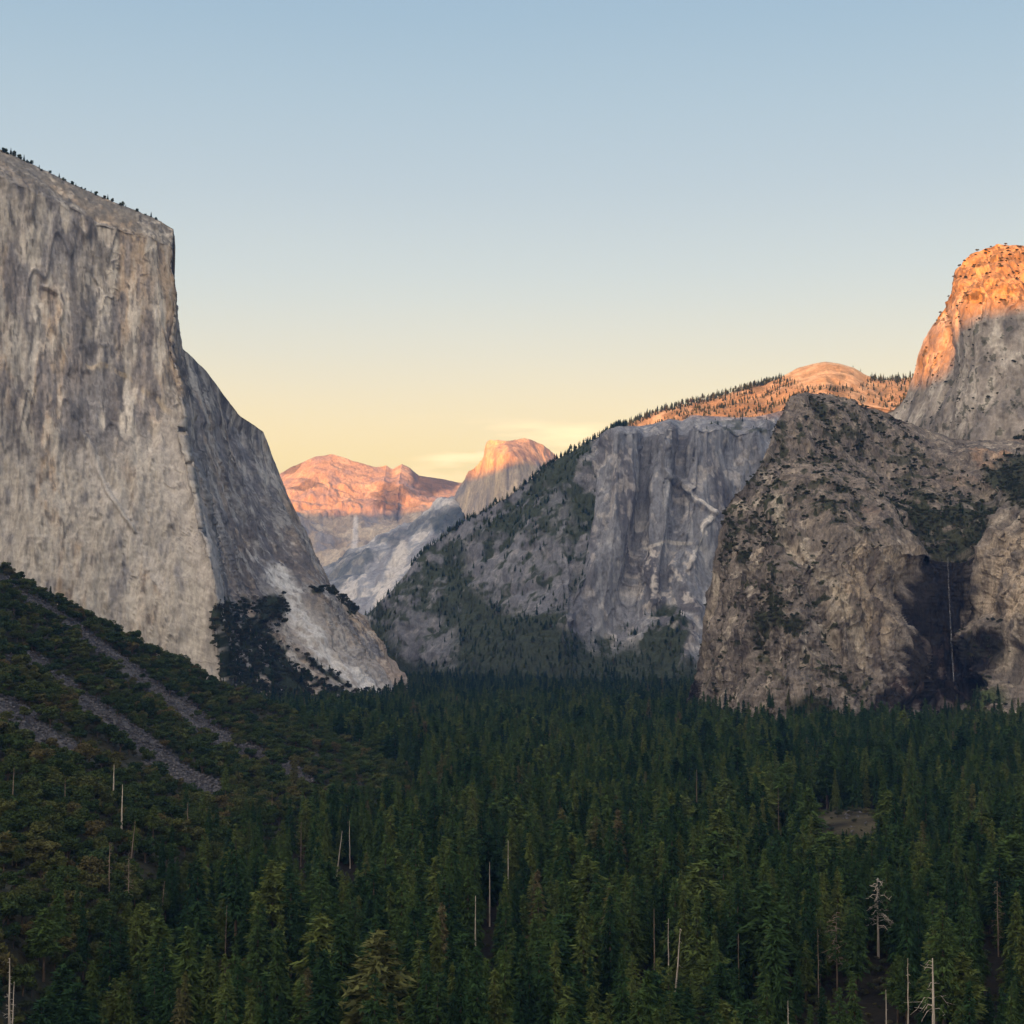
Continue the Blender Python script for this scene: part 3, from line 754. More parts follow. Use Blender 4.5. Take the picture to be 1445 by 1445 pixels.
def disp_K(P, N, px, py):
    d = 10 * ridged(P, 100, 4, 250, sz=0.3) + 6 * ridged(P, 32, 4, 254, sz=0.5) + 14 * fbm(P, 200, 3, 258) + 3 * fbm(P, 14, 3, 261)
    up = 1 - sstep(380, 450, py)
    d += up * 16 * ridged(P, 45, 4, 264) + 8 * slabs(P, 100, 0.4, 265) + 4 * slabs(P, 40, 0.4, 267) - 4 * cracks(P, 50, 0.2, 266, 0.06)
    d -= line_mask(px, py, [(1384, 400), (1396, 425), (1390, 455)], 5) * 10
    fade = sstep(-2, 14, py - np.interp(px, [c[0][0] for c in K_cols], [c[0][1] for c in K_cols]))
    return d * (0.3 + 0.7 * fade)
def col_K(P, N, px, py, d):
    a = fbm(P, 120, 4, 270, sz=0.4); b = fbm(P, 30, 4, 274, sz=0.2); e = fbm(P, 13, 4, 278, sz=0.6)
    c = np.tile(C(0.26, 0.235, 0.21), (len(P), 1))
    c = mix(c, C(0.40, 0.37, 0.33), sstep(0.0, 0.4, b + 0.5 * e))
    c = mix(c, C(0.15, 0.14, 0.135), sstep(0.05, 0.4, -b + 0.3 * a) * 0.8)
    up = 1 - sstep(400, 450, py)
    c = mix(c, C(0.38, 0.26, 0.13), up * 0.75)  # low-sun orange painted into the summit rock colour
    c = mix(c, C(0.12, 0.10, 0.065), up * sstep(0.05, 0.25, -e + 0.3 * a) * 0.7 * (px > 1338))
    v = poly_mask(px + 10 * a, py + 10 * b, [(1390, 660), (1425, 620), (1470, 600), (1470, 760), (1380, 760)], 8)
    v = np.maximum(v, sstep(0.3, 0.36, e + 0.3 * a) * 0.7)
    c = mix(c, C(0.07, 0.065, 0.065), cracks(P, 50, 0.2, 266, 0.06) * 0.6)
    c = c * (0.85 + 0.3 * slabs(P, 40, 0.4, 267))[:, None]
    return mix(c, C(0.045, 0.05, 0.03), v)
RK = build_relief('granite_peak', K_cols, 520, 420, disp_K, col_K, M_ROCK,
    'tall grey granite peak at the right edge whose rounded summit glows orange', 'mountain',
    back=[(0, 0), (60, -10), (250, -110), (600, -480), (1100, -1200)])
vK = sstep(0.22, 0.3, fbm(RK['P'], 13, 4, 278, sz=0.6))
scatter(RK, 'shrub', vK, 1 / 220, (2.5, 6), jitter=1)
scatter(RK, 'shrub', (1 - sstep(360, 400, RK['py'])) * (RK['px'] > 1350), 1 / 500, (3, 7), jitter=1)
scatter(RK, 'shrub', poly_mask(RK['px'], RK['py'], [(1390, 660), (1425, 620), (1470, 600), (1470, 760), (1380, 760)], 8), 1 / 120, (5, 11))

MEADOW = (305.0, 1450.0)
def ground_h(x, y):
    P = np.column_stack([x, y, np.zeros_like(x)])
    z = FLOOR + 2.5 * fbm(P, 220, 3, 310) - 20 * sstep(2500, 3900, y)
    z = z + 15 * np.exp(-((x - MEADOW[0]) / 75) ** 2 - ((y - MEADOW[1]) / 110) ** 2)
    rr = np.sqrt(x * x + y * y)
    near = -2.5 - 0.58 * np.maximum(rr - 6, 0)
    # the viewpoint stands on the valley's western side: the land falls away in front, keeps rising behind
    rise = np.where(y < 0, np.minimum(-y * 0.28, 900), 0)
    h = np.maximum(z, near + rise * (y < 0))
    h = np.where(y < 0, np.maximum(h, -2.5 - 0.58 * np.maximum(np.abs(x) * 0.9 - 6, 0) + rise), h)
    return np.maximum(h, z)

# ------------------------------------------------------------------ scree-striped slope on the left
T_cols = [
 [(-900, 400, 2000), (-900, 760, 1350), (-900, 1150, 900), (-900, 1600, 560)],
 [(-300, 650, 2000), (-300, 860, 1500), (-300, 1120, 1020), (-300, 1420, 700)],
 [(0, 806, 2000), (0, 930, 1560), (0, 1080, 1150), (0, 1200, 930), (0, 1330, 760), (0, 1450, 680)],
 [(100, 863, 2050), (110, 960, 1680), (130, 1080, 1300), (140, 1180, 1060), (150, 1270, 920), (155, 1350, 850)],
 [(200, 912, 2100), (215, 1000, 1800), (240, 1100, 1420), (260, 1200, 1150), (265, 1280, 1040)],
 [(300, 962, 2150), (320, 1030, 1900), (345, 1090, 1650), (365, 1150, 1400), (375, 1220, 1230)],
 [(400, 1011, 2120), (420, 1050, 1950), (440, 1085, 1760), (455, 1130, 1580), (460, 1170, 1450)],
 [(470, 1047, 2050), (490, 1070, 1900), (505, 1095, 1720), (520, 1130, 1590)],
 [(540, 1082, 1960), (555, 1100, 1820), (570, 1124, 1710)],
 [(592, 1102, 1890), (602, 1112, 1800)]]
SCREE = [
 ([(-60, 790), (10, 826), (100, 885), (170, 935), (250, 1000), (330, 1055), (420, 1100)], 10, 20),
 ([(-20, 930), (50, 935), (110, 985), (190, 1040), (250, 1090), (310, 1120)], 6, 30),
 ([(255, 985), (300, 1030), (350, 1075)], 9, 6),
 ([(-60, 990), (20, 1010), (60, 1040), (110, 1065)], 36, 20)]
def scree_mask(P, px, py):
    a = fbm(P, 50, 3, 290); b = fbm(P, 14, 3, 293)
    m = np.zeros(len(px))
    for pts, w0, w1 in SCREE:
        m = np.maximum(m, line_mask(px + 14 * a, py + 14 * a + 8 * b, pts, w0 * 0.95, w1 * 0.95))
    return m * sstep(-0.55, -0.2, a + 0.6 * b)
def disp_T(P, N, px, py):
    return 7 * fbm(P, 90, 4, 296) + 2 * fbm(P, 12, 3, 299) - 3 * scree_mask(P, px, py)
def col_T(P, N, px, py, d):
    e = fbm(P, 7, 3, 301); a = fbm(P, 40, 3, 304)
    c = np.tile(C(0.038, 0.038, 0.026), (len(P), 1))
    m = scree_mask(P, px, py)
    s = mix(np.tile(C(0.040, 0.038, 0.042), (len(P), 1)), C(0.10, 0.097, 0.102), sstep(-0.1, 0.35, e + 0.6 * a))
    return c + (s - c) * sstep(0.2, 0.6, m)[:, None]
RT = build_relief('talus_slope', T_cols, 560, 300, disp_T, col_T, M_SOIL,
    'steep bushy slope at lower left crossed by grey streaks of scree', 'hillside',
    back=[(0, 0), (60, -8), (160, -40), (400, -140), (700, -300)])
mT = scree_mask(RT['P'], RT['px'], RT['py'])
scatter(RT, 'stone', sstep(0.3, 0.7, mT), 1 / 9, (0.4, 3.2), jitter=1.5)
scatter(RT, 'shrub', (1 - sstep(0.1, 0.35, mT)) * (RT['px'] > -60), 1 / 55, (1.2, 4.5), jitter=1.5)
qa = RNG.normal(0, 1, (150, 2)) * (34, 75) + MEADOW
SCATTER['shrub'].append(np.column_stack([qa, ground_h(qa[:, 0], qa[:, 1]), 1.5 + 4 * RNG.random(150) ** 2]))
qa = RNG.normal(0, 1, (60, 2)) * (30, 60) + MEADOW
SCATTER['stone'].append(np.column_stack([qa, ground_h(qa[:, 0], qa[:, 1]), 0.8 + 2.5 * RNG.random(60) ** 2]))
qa = np.column_stack([RNG.uniform(-330, 330, 2600), RNG.uniform(600, 1000, 2600)])
SCATTER['shrub'].append(np.column_stack([qa, ground_h(qa[:, 0], qa[:, 1]), 1.5 + 4 * RNG.random(2600) ** 2]))
for k, R in (('A', RA), ('D', RD), ('R', RR), ('K', RK), ('T', RT)):
    q = R['P'][R['front']] if k != 'X' else R['P']
    add_heightmap(k, R['P'])

# ------------------------------------------------------------------ ground to the horizon
gx = np.concatenate([-np.geomspace(2600, 22000, 18)[::-1], np.linspace(-2500, 2500, 280), np.geomspace(2600, 22000, 18)])
gy = np.concatenate([-np.geomspace(500, 13000, 20)[::-1], np.linspace(-450, 5600, 330), np.geomspace(5800, 24000, 18)])
XX, YY = np.meshgrid(gx, gy)
x, y = XX.ravel(), YY.ravel()
GP = np.column_stack([x, y, ground_h(x, y)])
md = np.exp(-(((x - MEADOW[0]) / 55) ** 2 + ((y - MEADOW[1]) / 120) ** 2) * 0.8)
gc = np.tile(C(0.018, 0.016, 0.012), (len(x), 1))
gc = mix(gc, C(0.075, 0.065, 0.038), np.clip(md * 1.5, 0, 1) * sstep(-0.3, 0.2, fbm(GP, 16, 3, 315)))
go = link('ground', mesh_from('ground', GP, grid_faces(len(gy), len(gx)), M_SOIL, gc, True))
tag(go, 'dark forest floor of the valley, seen only in a small brown clearing', 'ground', kind='structure')

# ------------------------------------------------------------------ light direction and an unseen ridge added behind the viewpoint to cast shade
THETA, SUN_EL = math.radians(21.0), math.radians(2.5)
ct, st = math.cos(THETA), math.sin(THETA)
VR = -6500.0
def H_of(xp, yp, Y, sh=0.0):
    """ridge height whose shadow edge falls on the point seen at (xp, yp) at distance Y"""
    p = W(xp, yp, Y)
    u = p[0] * ct - p[1] * st
    v = p[0] * st + p[1] * ct
    return u, p[2] + math.tan(SUN_EL) * (v - VR) + sh
hp = [H_of(430, 722, 16200), H_of(520, 724, 16200), H_of(600, 712, 16200), H_of(650, 673, 13500), H_of(690, 665, 13150), H_of(720, 654, 12950), H_of(770, 650, 13150),
      H_of(0, 190, 3300, 60), H_of(225, 300, 3330, 40), H_of(870, 640, 6000), H_of(900, 604, 5600), H_of(960, 593, 5350), H_of(1040, 592, 5350), H_of(1120, 594, 5450), H_of(1230, 594, 5800),
      H_of(1290, 532, 3900), H_of(1330, 520, 3800), H_of(1352, 448, 3610), H_of(1400, 436, 3570), H_of(1470, 430, 3560)]
hp.sort()
hu = np.array([h[0] for h in hp]); hh = np.array([h[1] for h in hp])
us = np.linspace(-14000, 8000, 440)
Hs = np.interp(us, hu, hh)
Hs = np.where(us > hu[-1], hh[-1] + 60 * np.sin((us - hu[-1]) / 900.0), Hs)
Hs = Hs + 14 * fbm(np.column_stack([us, us * 0, us * 0]), 500, 4, 320)
prof = np.array([(-5200, 0.0), (-3200, 0.42), (-1500, 0.78), (-400, 0.97), (0, 1.0), (500, 0.94), (1500, 0.66), (2800, 0.28), (4200, 0.0)])
vs = np.concatenate([np.linspace(-5200, -400, 10), np.linspace(-300, 300, 9), np.linspace(500, 4200, 12)])
rows = []
for v in vs:
    f = np.interp(v, prof[:, 0], prof[:, 1])
    zz = FLOOR - 40 + f * (Hs - FLOOR + 40)
    q = np.column_stack([us * ct + (VR + v) * st, -us * st + (VR + v) * ct, zz])
    if abs(v) > 350: q[:, 2] += 60 * fbm(q, 900, 4, 330) * (1 - f) * 1.5 - 30 * (1 - f)
    rows.append(q)
RGm = np.array(rows)
rp = RGm.reshape(-1, 3)
rc = mix(np.tile(C(0.05, 0.06, 0.035), (len(rp), 1)), C(0.25, 0.23, 0.2), sstep(0.1, 0.4, fbm(rp, 700, 3, 335)))
ro = link('shade_ridge', mesh_from('shade_ridge', rp, grid_faces(RGm.shape[0], RGm.shape[1]), M_ROCKF, rc, True))
tag(ro, 'unseen ridge west of the viewpoint, shaped to cast the evening shadow line', 'shade_ridge', kind='structure')

# ------------------------------------------------------------------ trees: prototypes
def tri_cloud(centres, size, rng, flat=0.5, dirs=None, wide=0.47, long=0.9):
    """leaf-size triangles around each centre, with uneven size and tilt"""
    n = len(centres)
    a = rng.normal(0, 1, (n, 3)); a[:, 2] *= flat
    if dirs is not None: a = dirs + 0.42 * a
    a /= np.linalg.norm(a, axis=1, keepdims=True) + 1e-9
    b = rng.normal(0, 1, (n, 3)); b[:, 2] *= flat
    b -= a * (a * b).sum(1, keepdims=True)
    b /= np.linalg.norm(b, axis=1, keepdims=True) + 1e-9
    s = np.asarray(size) * (0.6 + 0.8 * rng.random(n))
    s = s[:, None]
    v0 = centres - a * s * 0.6 - b * s * wide
    v1 = centres - a * s * 0.5 + b * s * wide
    v2 = centres + a * s * long
    V = np.stack([v0, v1, v2], 1).reshape(-1, 3)
    return V, np.arange(3 * n).reshape(-1, 3)

def tube(path, radii, n=6):
    path = np.array(path, float); V = []
    for k, p in enumerate(path):
        t = path[min(k + 1, len(path) - 1)] - path[max(k - 1, 0)]
        t /= np.linalg.norm(t) + 1e-9
        r = np.array([1, 0, 0]) if abs(t[0]) < 0.9 else np.array([0, 1, 0])
        a = np.cross(t, r); a /= np.linalg.norm(a); b = np.cross(t, a)
        for j in range(n):
            w = 2 * math.pi * j / n
            V.append(p + radii[k] * (math.cos(w) * a + math.sin(w) * b))
    Fq = []
    for k in range(len(path) - 1):
        for j in range(n):
            Fq.append((k * n + j, k * n + (j + 1) % n, (k + 1) * n + (j + 1) % n, (k + 1) * n + j))
    return np.array(V), np.array(Fq)

def join(parts):
    V, Fx, off = [], [], 0
    for v, f in parts:
        if f.shape[1] == 4: f = np.vstack([f[:, [0, 1, 2]], f[:, [0, 2, 3]]])
        V.append(v); Fx.append(f + off); off += len(v)
    return np.vstack(V), np.vstack(Fx)

def conifer(seed, H=40.0, R=5.2, base=0.18, power=0.8, droop=0.35, gaps=0.1, whorls=38, per=7, leaf=0.92, lean=0.0):
    rng = np.random.default_rng(seed)
    cen, dr, sz = [], [], []
    limbs = []
    for w in range(whorls):
        t = (w + rng.random() * 0.8) / whorls
        h = H * (base + (1 - base) * t)
        r0 = R * ((1 - t) ** power) * (0.75 + 0.5 * rng.random()) + 0.25
        if t < 0.12: r0 *= 0.55 + 3 * t
        nb = max(3, int(per * (0.6 + 0.4 * (1 - t)) + rng.random()))
        a0 = rng.random() * 6.28
        for k in range(nb):
            if rng.random() < gaps: continue
            az = a0 + 6.283 * k / nb + rng.normal(0, 0.25)
            r = r0 * (0.65 + 0.55 * rng.random())
            up = 0.35 * t
            d = np.array([math.cos(az), math.sin(az), 0])
            m = max(3, int(2 + 7.5 * r / R * 1.1))
            for q in range(m):
                f = (q + 0.6 * rng.random() + 0.25) / m
                side = np.array([-d[1], d[0], 0]) * rng.normal(0, 0.20 * r * (1 - 0.5 * f))
                z = h + r * (up * f - droop * f * f) + rng.normal(0, 0.22)
                for _ in range(3):
                    cen.append(d * r * f + side + np.array([0, 0, z]) + rng.normal(0, 0.22, 3))
                    dd = d + np.array([0, 0, up - 2 * droop * f - 0.15])
                    dr.append(dd / np.linalg.norm(dd)); sz.append(leaf * (0.75 + 0.45 * (1 - t)))
    cen += [np.array([0, 0, H * (1 - 0.012 * k)]) for k in range(4)]
    dr += [np.array([0, 0, 1.0])] * 4; sz += [leaf * 0.7] * 4
    cr = tri_cloud(np.array(cen), np.array(sz), rng, 0.6, np.array(dr), 0.30, 1.25)
    tr = tube([(0, 0, -2), (0, 0, H * 0.3), (0, 0, H * 0.7), (0, 0, H * 0.985)], [0.62, 0.5, 0.28, 0.04], 7)
    return cr, tr

def broadleaf(seed, H=12.0, R=7.5, blobs=13, per=150, leaf=0.8, trunk=True):
    rng = np.random.default_rng(seed)
    cen, sz, br = [], [], []
    for k in range(blobs):
        az = rng.random() * 6.283; rr = R * 0.68 * math.sqrt(rng.random())
        top = H * (0.86 - 0.38 * (rr / R) ** 2) * (0.85 + 0.25 * rng.random())
        c = np.array([rr * math.cos(az), rr * math.sin(az), top * (0.55 + 0.45 * rng.random())])
        s = R * (0.26 + 0.20 * rng.random())
        br.append((c, s))
        p = rng.normal(0, 1, (per, 3)); p /= np.linalg.norm(p, axis=1, keepdims=True)
        p *= (0.55 + 0.5 * rng.random((per, 1)) ** 0.6) * s
        p[:, 2] *= 0.72
        q = p + c
        q = q[q[:, 2] > H * 0.06]
        cen.append(q); sz.append(np.full(len(q), leaf))
    cr = tri_cloud(np.vstack(cen), np.concatenate(sz), rng, 0.8)
    parts = [tube([(0, 0, -1.5), (0.1, 0, H * 0.2), (0.2, 0.1, H * 0.5)], [0.45, 0.36, 0.2], 6)]
    for c, s in br[:6]:
        parts.append(tube([(0.1, 0, H * 0.18), 0.5 * c + np.array([0, 0, H * 0.1]), c], [0.26, 0.17, 0.06], 5))
    return cr, join(parts)

CONIFERS = [dict(seed=1, H=42, R=5.95, base=.16, power=0.90, droop=.40), dict(seed=2, H=38, R=4.84, base=.12, power=0.84, droop=.45),
            dict(seed=3, H=45, R=6.51, base=.30, power=0.72, droop=.22, gaps=.28, per=6), dict(seed=4, H=34, R=5.39, base=.08, power=1.00, droop=.42),
            dict(seed=5, H=40, R=6.32, base=.24, power=0.64, droop=.25, gaps=.22, per=6), dict(seed=6, H=30, R=4.84, base=.05, power=1.00, droop=.38),
            dict(seed=9, H=33, R=7.63, base=.34, power=0.54, droop=.12, gaps=.30, per=6, leaf=1.3), dict(seed=10, H=26, R=3.16, base=.04, power=0.92, droop=.4),
            dict(seed=11, H=41, R=3.72, base=.42, power=0.62, droop=.3, gaps=.4, per=5), dict(seed=7, H=44, R=4.84, base=.20, power=0.78, droop=.48, gaps=.15), dict(seed=8, H=36, R=6.14, base=.10, power=0.97, droop=.36, gaps=.2)]
CON = []
for k in CONIFERS:
    cr, tr = conifer(**k)
    CON.append((mesh_from('conifer_crown', cr[0], cr[1], M_FIR), mesh_from('conifer_trunk', tr[0], tr[1], M_BARK, smooth=True), k['H'], cr, tr))
OAKS = []
for k in range(5):
    cr, tr = broadleaf(40 + k, H=12 + 2 * (k % 3), R=6.5 + (k % 2) * 1.5)
    OAKS.append((mesh_from('oak_crown', cr[0], cr[1], M_OAK), mesh_from('oak_trunk', tr[0], tr[1], M_BARK, smooth=True), 12 + 2 * (k % 3), cr, tr))

def proto(name, cr, tr, mats):
    """crown and trunk in one mesh, used only by the uncounted mass of forest"""
    V, Fx = join([cr, tr])
    me = mesh_from(name, V, Fx)
    for m in mats: me.materials.append(m)
    mi = np.zeros(len(me.polygons), np.int32); mi[len(cr[1]):] = 1
    me.polygons.foreach_set('material_index', mi)
    return bpy.data.objects.new(name, me)

P_CON = [proto('conifer_mass', c[3], c[4], (M_FIR, M_BARK)) for c in CON]
P_OAK = [proto('oak_mass', c[3], c[4], (M_OAK, M_BARK)) for c in OAKS[:3]]
P_SHR = []
for k in range(4):
    cr, tr = broadleaf(70 + k, H=0.85, R=0.62, blobs=8, per=60, leaf=0.13)
    tr = (tr[0] * np.array([0.08, 0.08, 0.6]), tr[1])
    P_SHR.append(proto('shrub_mass', cr, tr, (M_SHRUB, M_BARK)))
def rock_shape(seed):
    import bmesh
    bm = bmesh.new(); bmesh.ops.create_icosphere(bm, subdivisions=2, radius=0.6)
    V = np.array([v.co[:] for v in bm.verts]); Fx = np.array([[v.index for v in f.verts] for f in bm.faces]); bm.free()
    V = V * (1 + 0.45 * fbm(V + seed * 10, 0.7, 2, seed))[:, None] * np.array([1.2, 0.9, 0.75])
    rng = np.random.default_rng(seed)
    for _ in range(6):                                  # chop flat sides
        nrm = rng.normal(0, 1, 3); nrm /= np.linalg.norm(nrm)
        h = V @ nrm; V = V - np.maximum(h - 0.42, 0)[:, None] * nrm
    return V, Fx
P_ROCK = [bpy.data.objects.new('scree_stone', mesh_from('scree_stone', *rock_shape(90 + k), M_STONE)) for k in range(3)]

def instancer(name, pts, protos, unit, label, cat):
    """pts: x, y, z, size, index"""
    pts = np.asarray(pts)
    me = bpy.data.meshes.new(name)
    me.vertices.add(len(pts)); me.vertices.foreach_set('co', pts[:, :3].astype(np.float32).ravel())
    idx = (RNG.integers(0, len(protos), len(pts)) if pts.shape[1] < 5 else pts[:, 4]).astype(np.int32)
    s = pts[:, 3] / np.asarray(unit)[idx]
    sv = np.column_stack([s * (0.85 + 0.4 * RNG.random(len(s))), s * (0.85 + 0.4 * RNG.random(len(s))), s])
    rv = np.column_stack([RNG.normal(0, 0.025, (len(s), 2)), RNG.random(len(s)) * 6.283])
    a = me.attributes.new('size', 'FLOAT_VECTOR', 'POINT'); a.data.foreach_set('vector', sv.astype(np.float32).ravel())
    a = me.attributes.new('turn', 'FLOAT_VECTOR', 'POINT'); a.data.foreach_set('vector', rv.astype(np.float32).ravel())
    a = me.attributes.new('pick', 'INT', 'POINT'); a.data.foreach_set('value', idx)
    o = link(name, me)
    ng = bpy.data.node_groups.new(name + '_scatter', 'GeometryNodeTree')
    ng.interface.new_socket('Geometry', in_out='INPUT', socket_type='NodeSocketGeometry')
    ng.interface.new_socket('Geometry', in_out='OUTPUT', socket_type='NodeSocketGeometry')
    N, L = ng.nodes.new, ng.links.new
    gi, gout = N('NodeGroupInput'), N('NodeGroupOutput')
    jn = N('GeometryNodeJoinGeometry')
    for p in protos[::-1]:
        oi = N('GeometryNodeObjectInfo'); oi.inputs['Object'].default_value = p; oi.inputs['As Instance'].default_value = True
        L(oi.outputs['Geometry'], jn.inputs[0])
    ip = N('GeometryNodeInstanceOnPoints')
    ip.inputs['Pick Instance'].default_value = True
    def attr(nm, t):
        q = N('GeometryNodeInputNamedAttribute'); q.data_type = t; q.inputs['Name'].default_value = nm; return q.outputs['Attribute']
    L(gi.outputs[0], ip.inputs['Points']); L(jn.outputs[0], ip.inputs['Instance'])
    L(attr('pick', 'INT'), ip.inputs['Instance Index'])
    L(attr('turn', 'FLOAT_VECTOR'), ip.inputs['Rotation'])
    L(attr('size', 'FLOAT_VECTOR'), ip.inputs['Scale'])
    L(ip.outputs[0], gout.inputs[0])
    md_ = o.modifiers.new('scatter', 'NODES'); md_.node_group = ng
    tag(o, label, cat, kind='stuff')
    return o

# ------------------------------------------------------------------ planting the valley
def jgrid(x0, x1, y0, y1, step):
    gx_, gy_ = np.meshgrid(np.arange(x0, x1, step), np.arange(y0, y1, step))
    p = np.column_stack([gx_.ravel(), gy_.ravel()])
    return p + RNG.uniform(-0.48, 0.48, p.shape) * step
bands = [(500, 1100, 13.5), (1100, 2000, 13.5), (2000, 3200, 14), (3200, 4800, 15.5)]
pp = []
for y0, y1, stp in bands:
    q = jgrid(-0.40 * y1 - 60, 0.40 * y1 + 60, y0, y1, stp)
    q = q[np.abs(q[:, 0]) < 0.37 * q[:, 1] + 60]
    pp.append(q)
VP = np.vstack(pp)
zg = ground_h(VP[:, 0], VP[:, 1])
hT = height('T', VP)
zz = np.maximum(zg, hT)
block = np.zeros(len(VP), bool)
for k in ('A', 'R', 'K', 'D'):
    h = height(k, VP)
    top_ = {'R': -172.0, 'K': -172.0}.get(k, FLOOR + 2)
    block |= h > top_
    zz = np.maximum(zz, np.where(h > top_, -1e9, h))
on_talus = hT > FLOOR + 6
VP3 = np.column_stack([VP, zz])
tpx, tpy = project(VP3)
P3 = np.column_stack([VP, np.zeros(len(VP))])
clump = fbm(P3, 130, 3, 340); fine = fbm(P3, 40, 2, 345)
size = 45 - 9 * sstep(2200, 3600, VP[:, 1]) + 13 * clump + 10 * fine + RNG.normal(0, 9, len(VP)) - 9 * sstep(420, 150, tpx) * (VP[:, 1] < 1700)
md = ((VP[:, 0] - MEADOW[0]) / 58) ** 2 + ((VP[:, 1] - MEADOW[1]) / 150) ** 2
size = np.where(md < 1, size * 0.2, size)
keep = ~block & ~((md < 1) & (RNG.random(len(VP)) < 0.75))
keep &= RNG.random(len(VP)) < 0.88 + 0.9 * np.minimum(fine + 0.15, 0)
# on the bushy slope conifers thin out with height
low = sstep(FLOOR + 75, FLOOR + 8, zz)
keep &= ~on_talus | (RNG.random(len(VP)) < 0.75 * low ** 2 + 0.015)
lim = VP[:, 1] * (1178 - HORIZON) / F            # nothing in front may hide the knoll
size = np.where((np.abs(tpx - 1194) < 48) & (VP[:, 1] > 900) & (VP[:, 1] < MEADOW[1] + 20), np.minimum(size, -lim - FLOOR + 3 * RNG.random(len(VP))), size)
keep &= size > 6
size = np.where(on_talus, size * (0.6 + 0.25 * low), size)
size = np.clip(size, 7, 64)
topz = VP3.copy(); topz[:, 2] += size
lx, ly = project(topz)
edge_y = np.interp(lx, [-200, 0, 120, 250, 330, 430, 540, 600], [1060, 1072, 1090, 1112, 1125, 1116, 1096, 1098])
front_of_slope = (lx < 590) & (VP[:, 1] < np.interp(lx, [0, 100, 200, 300, 400, 470, 540, 592], [2000, 2050, 2100, 2150, 2120, 2050, 1960, 1890]))
keep &= ~(front_of_slope & (ly < edge_y - 8 + 10 * RNG.random(len(VP)))) | (RNG.random(len(VP)) < 0.02)
keep &= ~((lx < 420) & (VP[:, 1] < 1500) & (RNG.random(len(VP)) < 0.2))
con = np.column_stack([VP3, size, RNG.integers(0, len(CON), len(VP))])[keep]
tp = tpy[keep]; tx = tpx[keep]

# oaks: all over the slope, and a few among the conifers at lower left
q = jgrid(-1300, 100, 700, 2250, 10.5)
hq = height('T', q)
ok = (hq > FLOOR + 4)
q = q[ok]; hq = hq[ok]
o3 = np.column_stack([q, hq])
ox, oy = project(o3)
sm = scree_mask(o3, ox, oy)
ok = (sm < 0.34 + 0.5 * RNG.random(len(q)) ** 2) & (ox > -120) & (ox < 640) & (RNG.random(len(q)) < 0.95) & (fbm(o3, 38, 3, 352) > -0.26)
more = jgrid(-420, -30, 640, 1250, 15)
mx_, my_ = project(np.column_stack([more, ground_h(more[:, 0], more[:, 1])]))
more = more[(RNG.random(len(more)) < 0.35 * sstep(520, 180, mx_)) & (height('T', more) < FLOOR + 4)]
more3 = np.column_stack([more, ground_h(more[:, 0], more[:, 1])])
more_oak = np.column_stack([more3, 13 + 9 * RNG.random(len(more)), RNG.integers(0, len(OAKS), len(more))])
oak = np.column_stack([o3, 8 + 9 * RNG.random(len(q)) ** 1.4 + 3 * fbm(o3, 60, 2, 350), RNG.integers(0, len(OAKS), len(q))])[ok]
oak = np.vstack([oak, more_oak])
oak[:, 2] -= 0.5

def visible_px(pts):
    topP = pts[:, :3].copy(); topP[:, 2] += pts[:, 3]
    ax, ay = project(topP); bx, by = project(pts[:, :3])
    v = np.minimum(by, 1445) - np.maximum(ay, 0)
    v[(ax < 4) | (ax > 1441) | (ay > 1418)] = 0
    return v, ax, ay

# ------------------------------------------------------------------ individual trees
def put_tree(kind, mesh_c, mesh_t, x, y, z, s, rz, label, cat, group, sx=1.0):
    r = bpy.data.objects.new(kind, None); COL.objects.link(r)
    r.location = (x, y, z); r.rotation_euler = (0, 0, rz); r.scale = (s * sx, s * sx, s)
    r.empty_display_size = 1
    tag(r, label, cat, group)
    link('crown', mesh_c, r); link('trunk', mesh_t, r)
    return r

SNAG_AT = []
# ------------------------------------------------------------------ dead trees
def snag_meshes(seed, H, r0, branches, blen, droop, bstart=0.25, bend=0.0, twigs=2, thick=1.0, limbs=()):
    rng = np.random.default_rng(seed)
    path = [np.array([bend * H * (t ** 2) + rng.normal(0, 0.05), rng.normal(0, 0.05), -2 + (H + 2) * t]) for t in np.linspace(0, 1, 8)]
    trunk = tube(path, [r0 * (1 - 0.78 * t) for t in np.linspace(0, 1, 8)], 8)
    parts = []
    n0 = branches
    for k in range(branches + len(limbs)):
        t = bstart + (1 - bstart) * (k + rng.random()) / max(branches, 1)
        b0 = np.array([np.interp(t, np.linspace(0, 1, 8), [p[i] for p in path]) for i in range(3)])
        az = rng.random() * 6.283; L_ = blen * (1.15 - 0.75 * t) * (0.35 + 0.9 * rng.random())
        dr_ = droop
        if k >= n0:
            t, az, L_, dr_ = limbs[k - n0]
            b0 = np.array([np.interp(t, np.linspace(0, 1, 8), [p[i] for p in path]) for i in range(3)])
        d = np.array([math.cos(az), math.sin(az), 0])
        p1 = b0 + d * L_ * 0.5 + np.array([0, 0, 0.10 * L_]); p2 = b0 + d * L_ + np.array([0, 0, -dr_ * L_])
        rr = max(0.11, r0 * 0.24 * (1.1 - t)) * thick
        bits = [tube([b0, p1, p2], [rr, rr * 0.7, rr * 0.25], 5)]
        if L_ > 1.5:
            for e in range(twigs):
                s_ = p1 + (p2 - p1) * rng.random()
                bits.append(tube([s_, s_ + d * L_ * 0.2 + rng.normal(0, 0.25 * L_, 3) * (1, 1, 0.6)], [max(rr * 0.5, .06), .04], 4))
        parts.append(join(bits))
    return trunk, parts

def ground_at(x, y):
    q = np.array([[x, y]])
    return float(max(ground_h(q[:, 0], q[:, 1])[0], height('T', q)[0]))

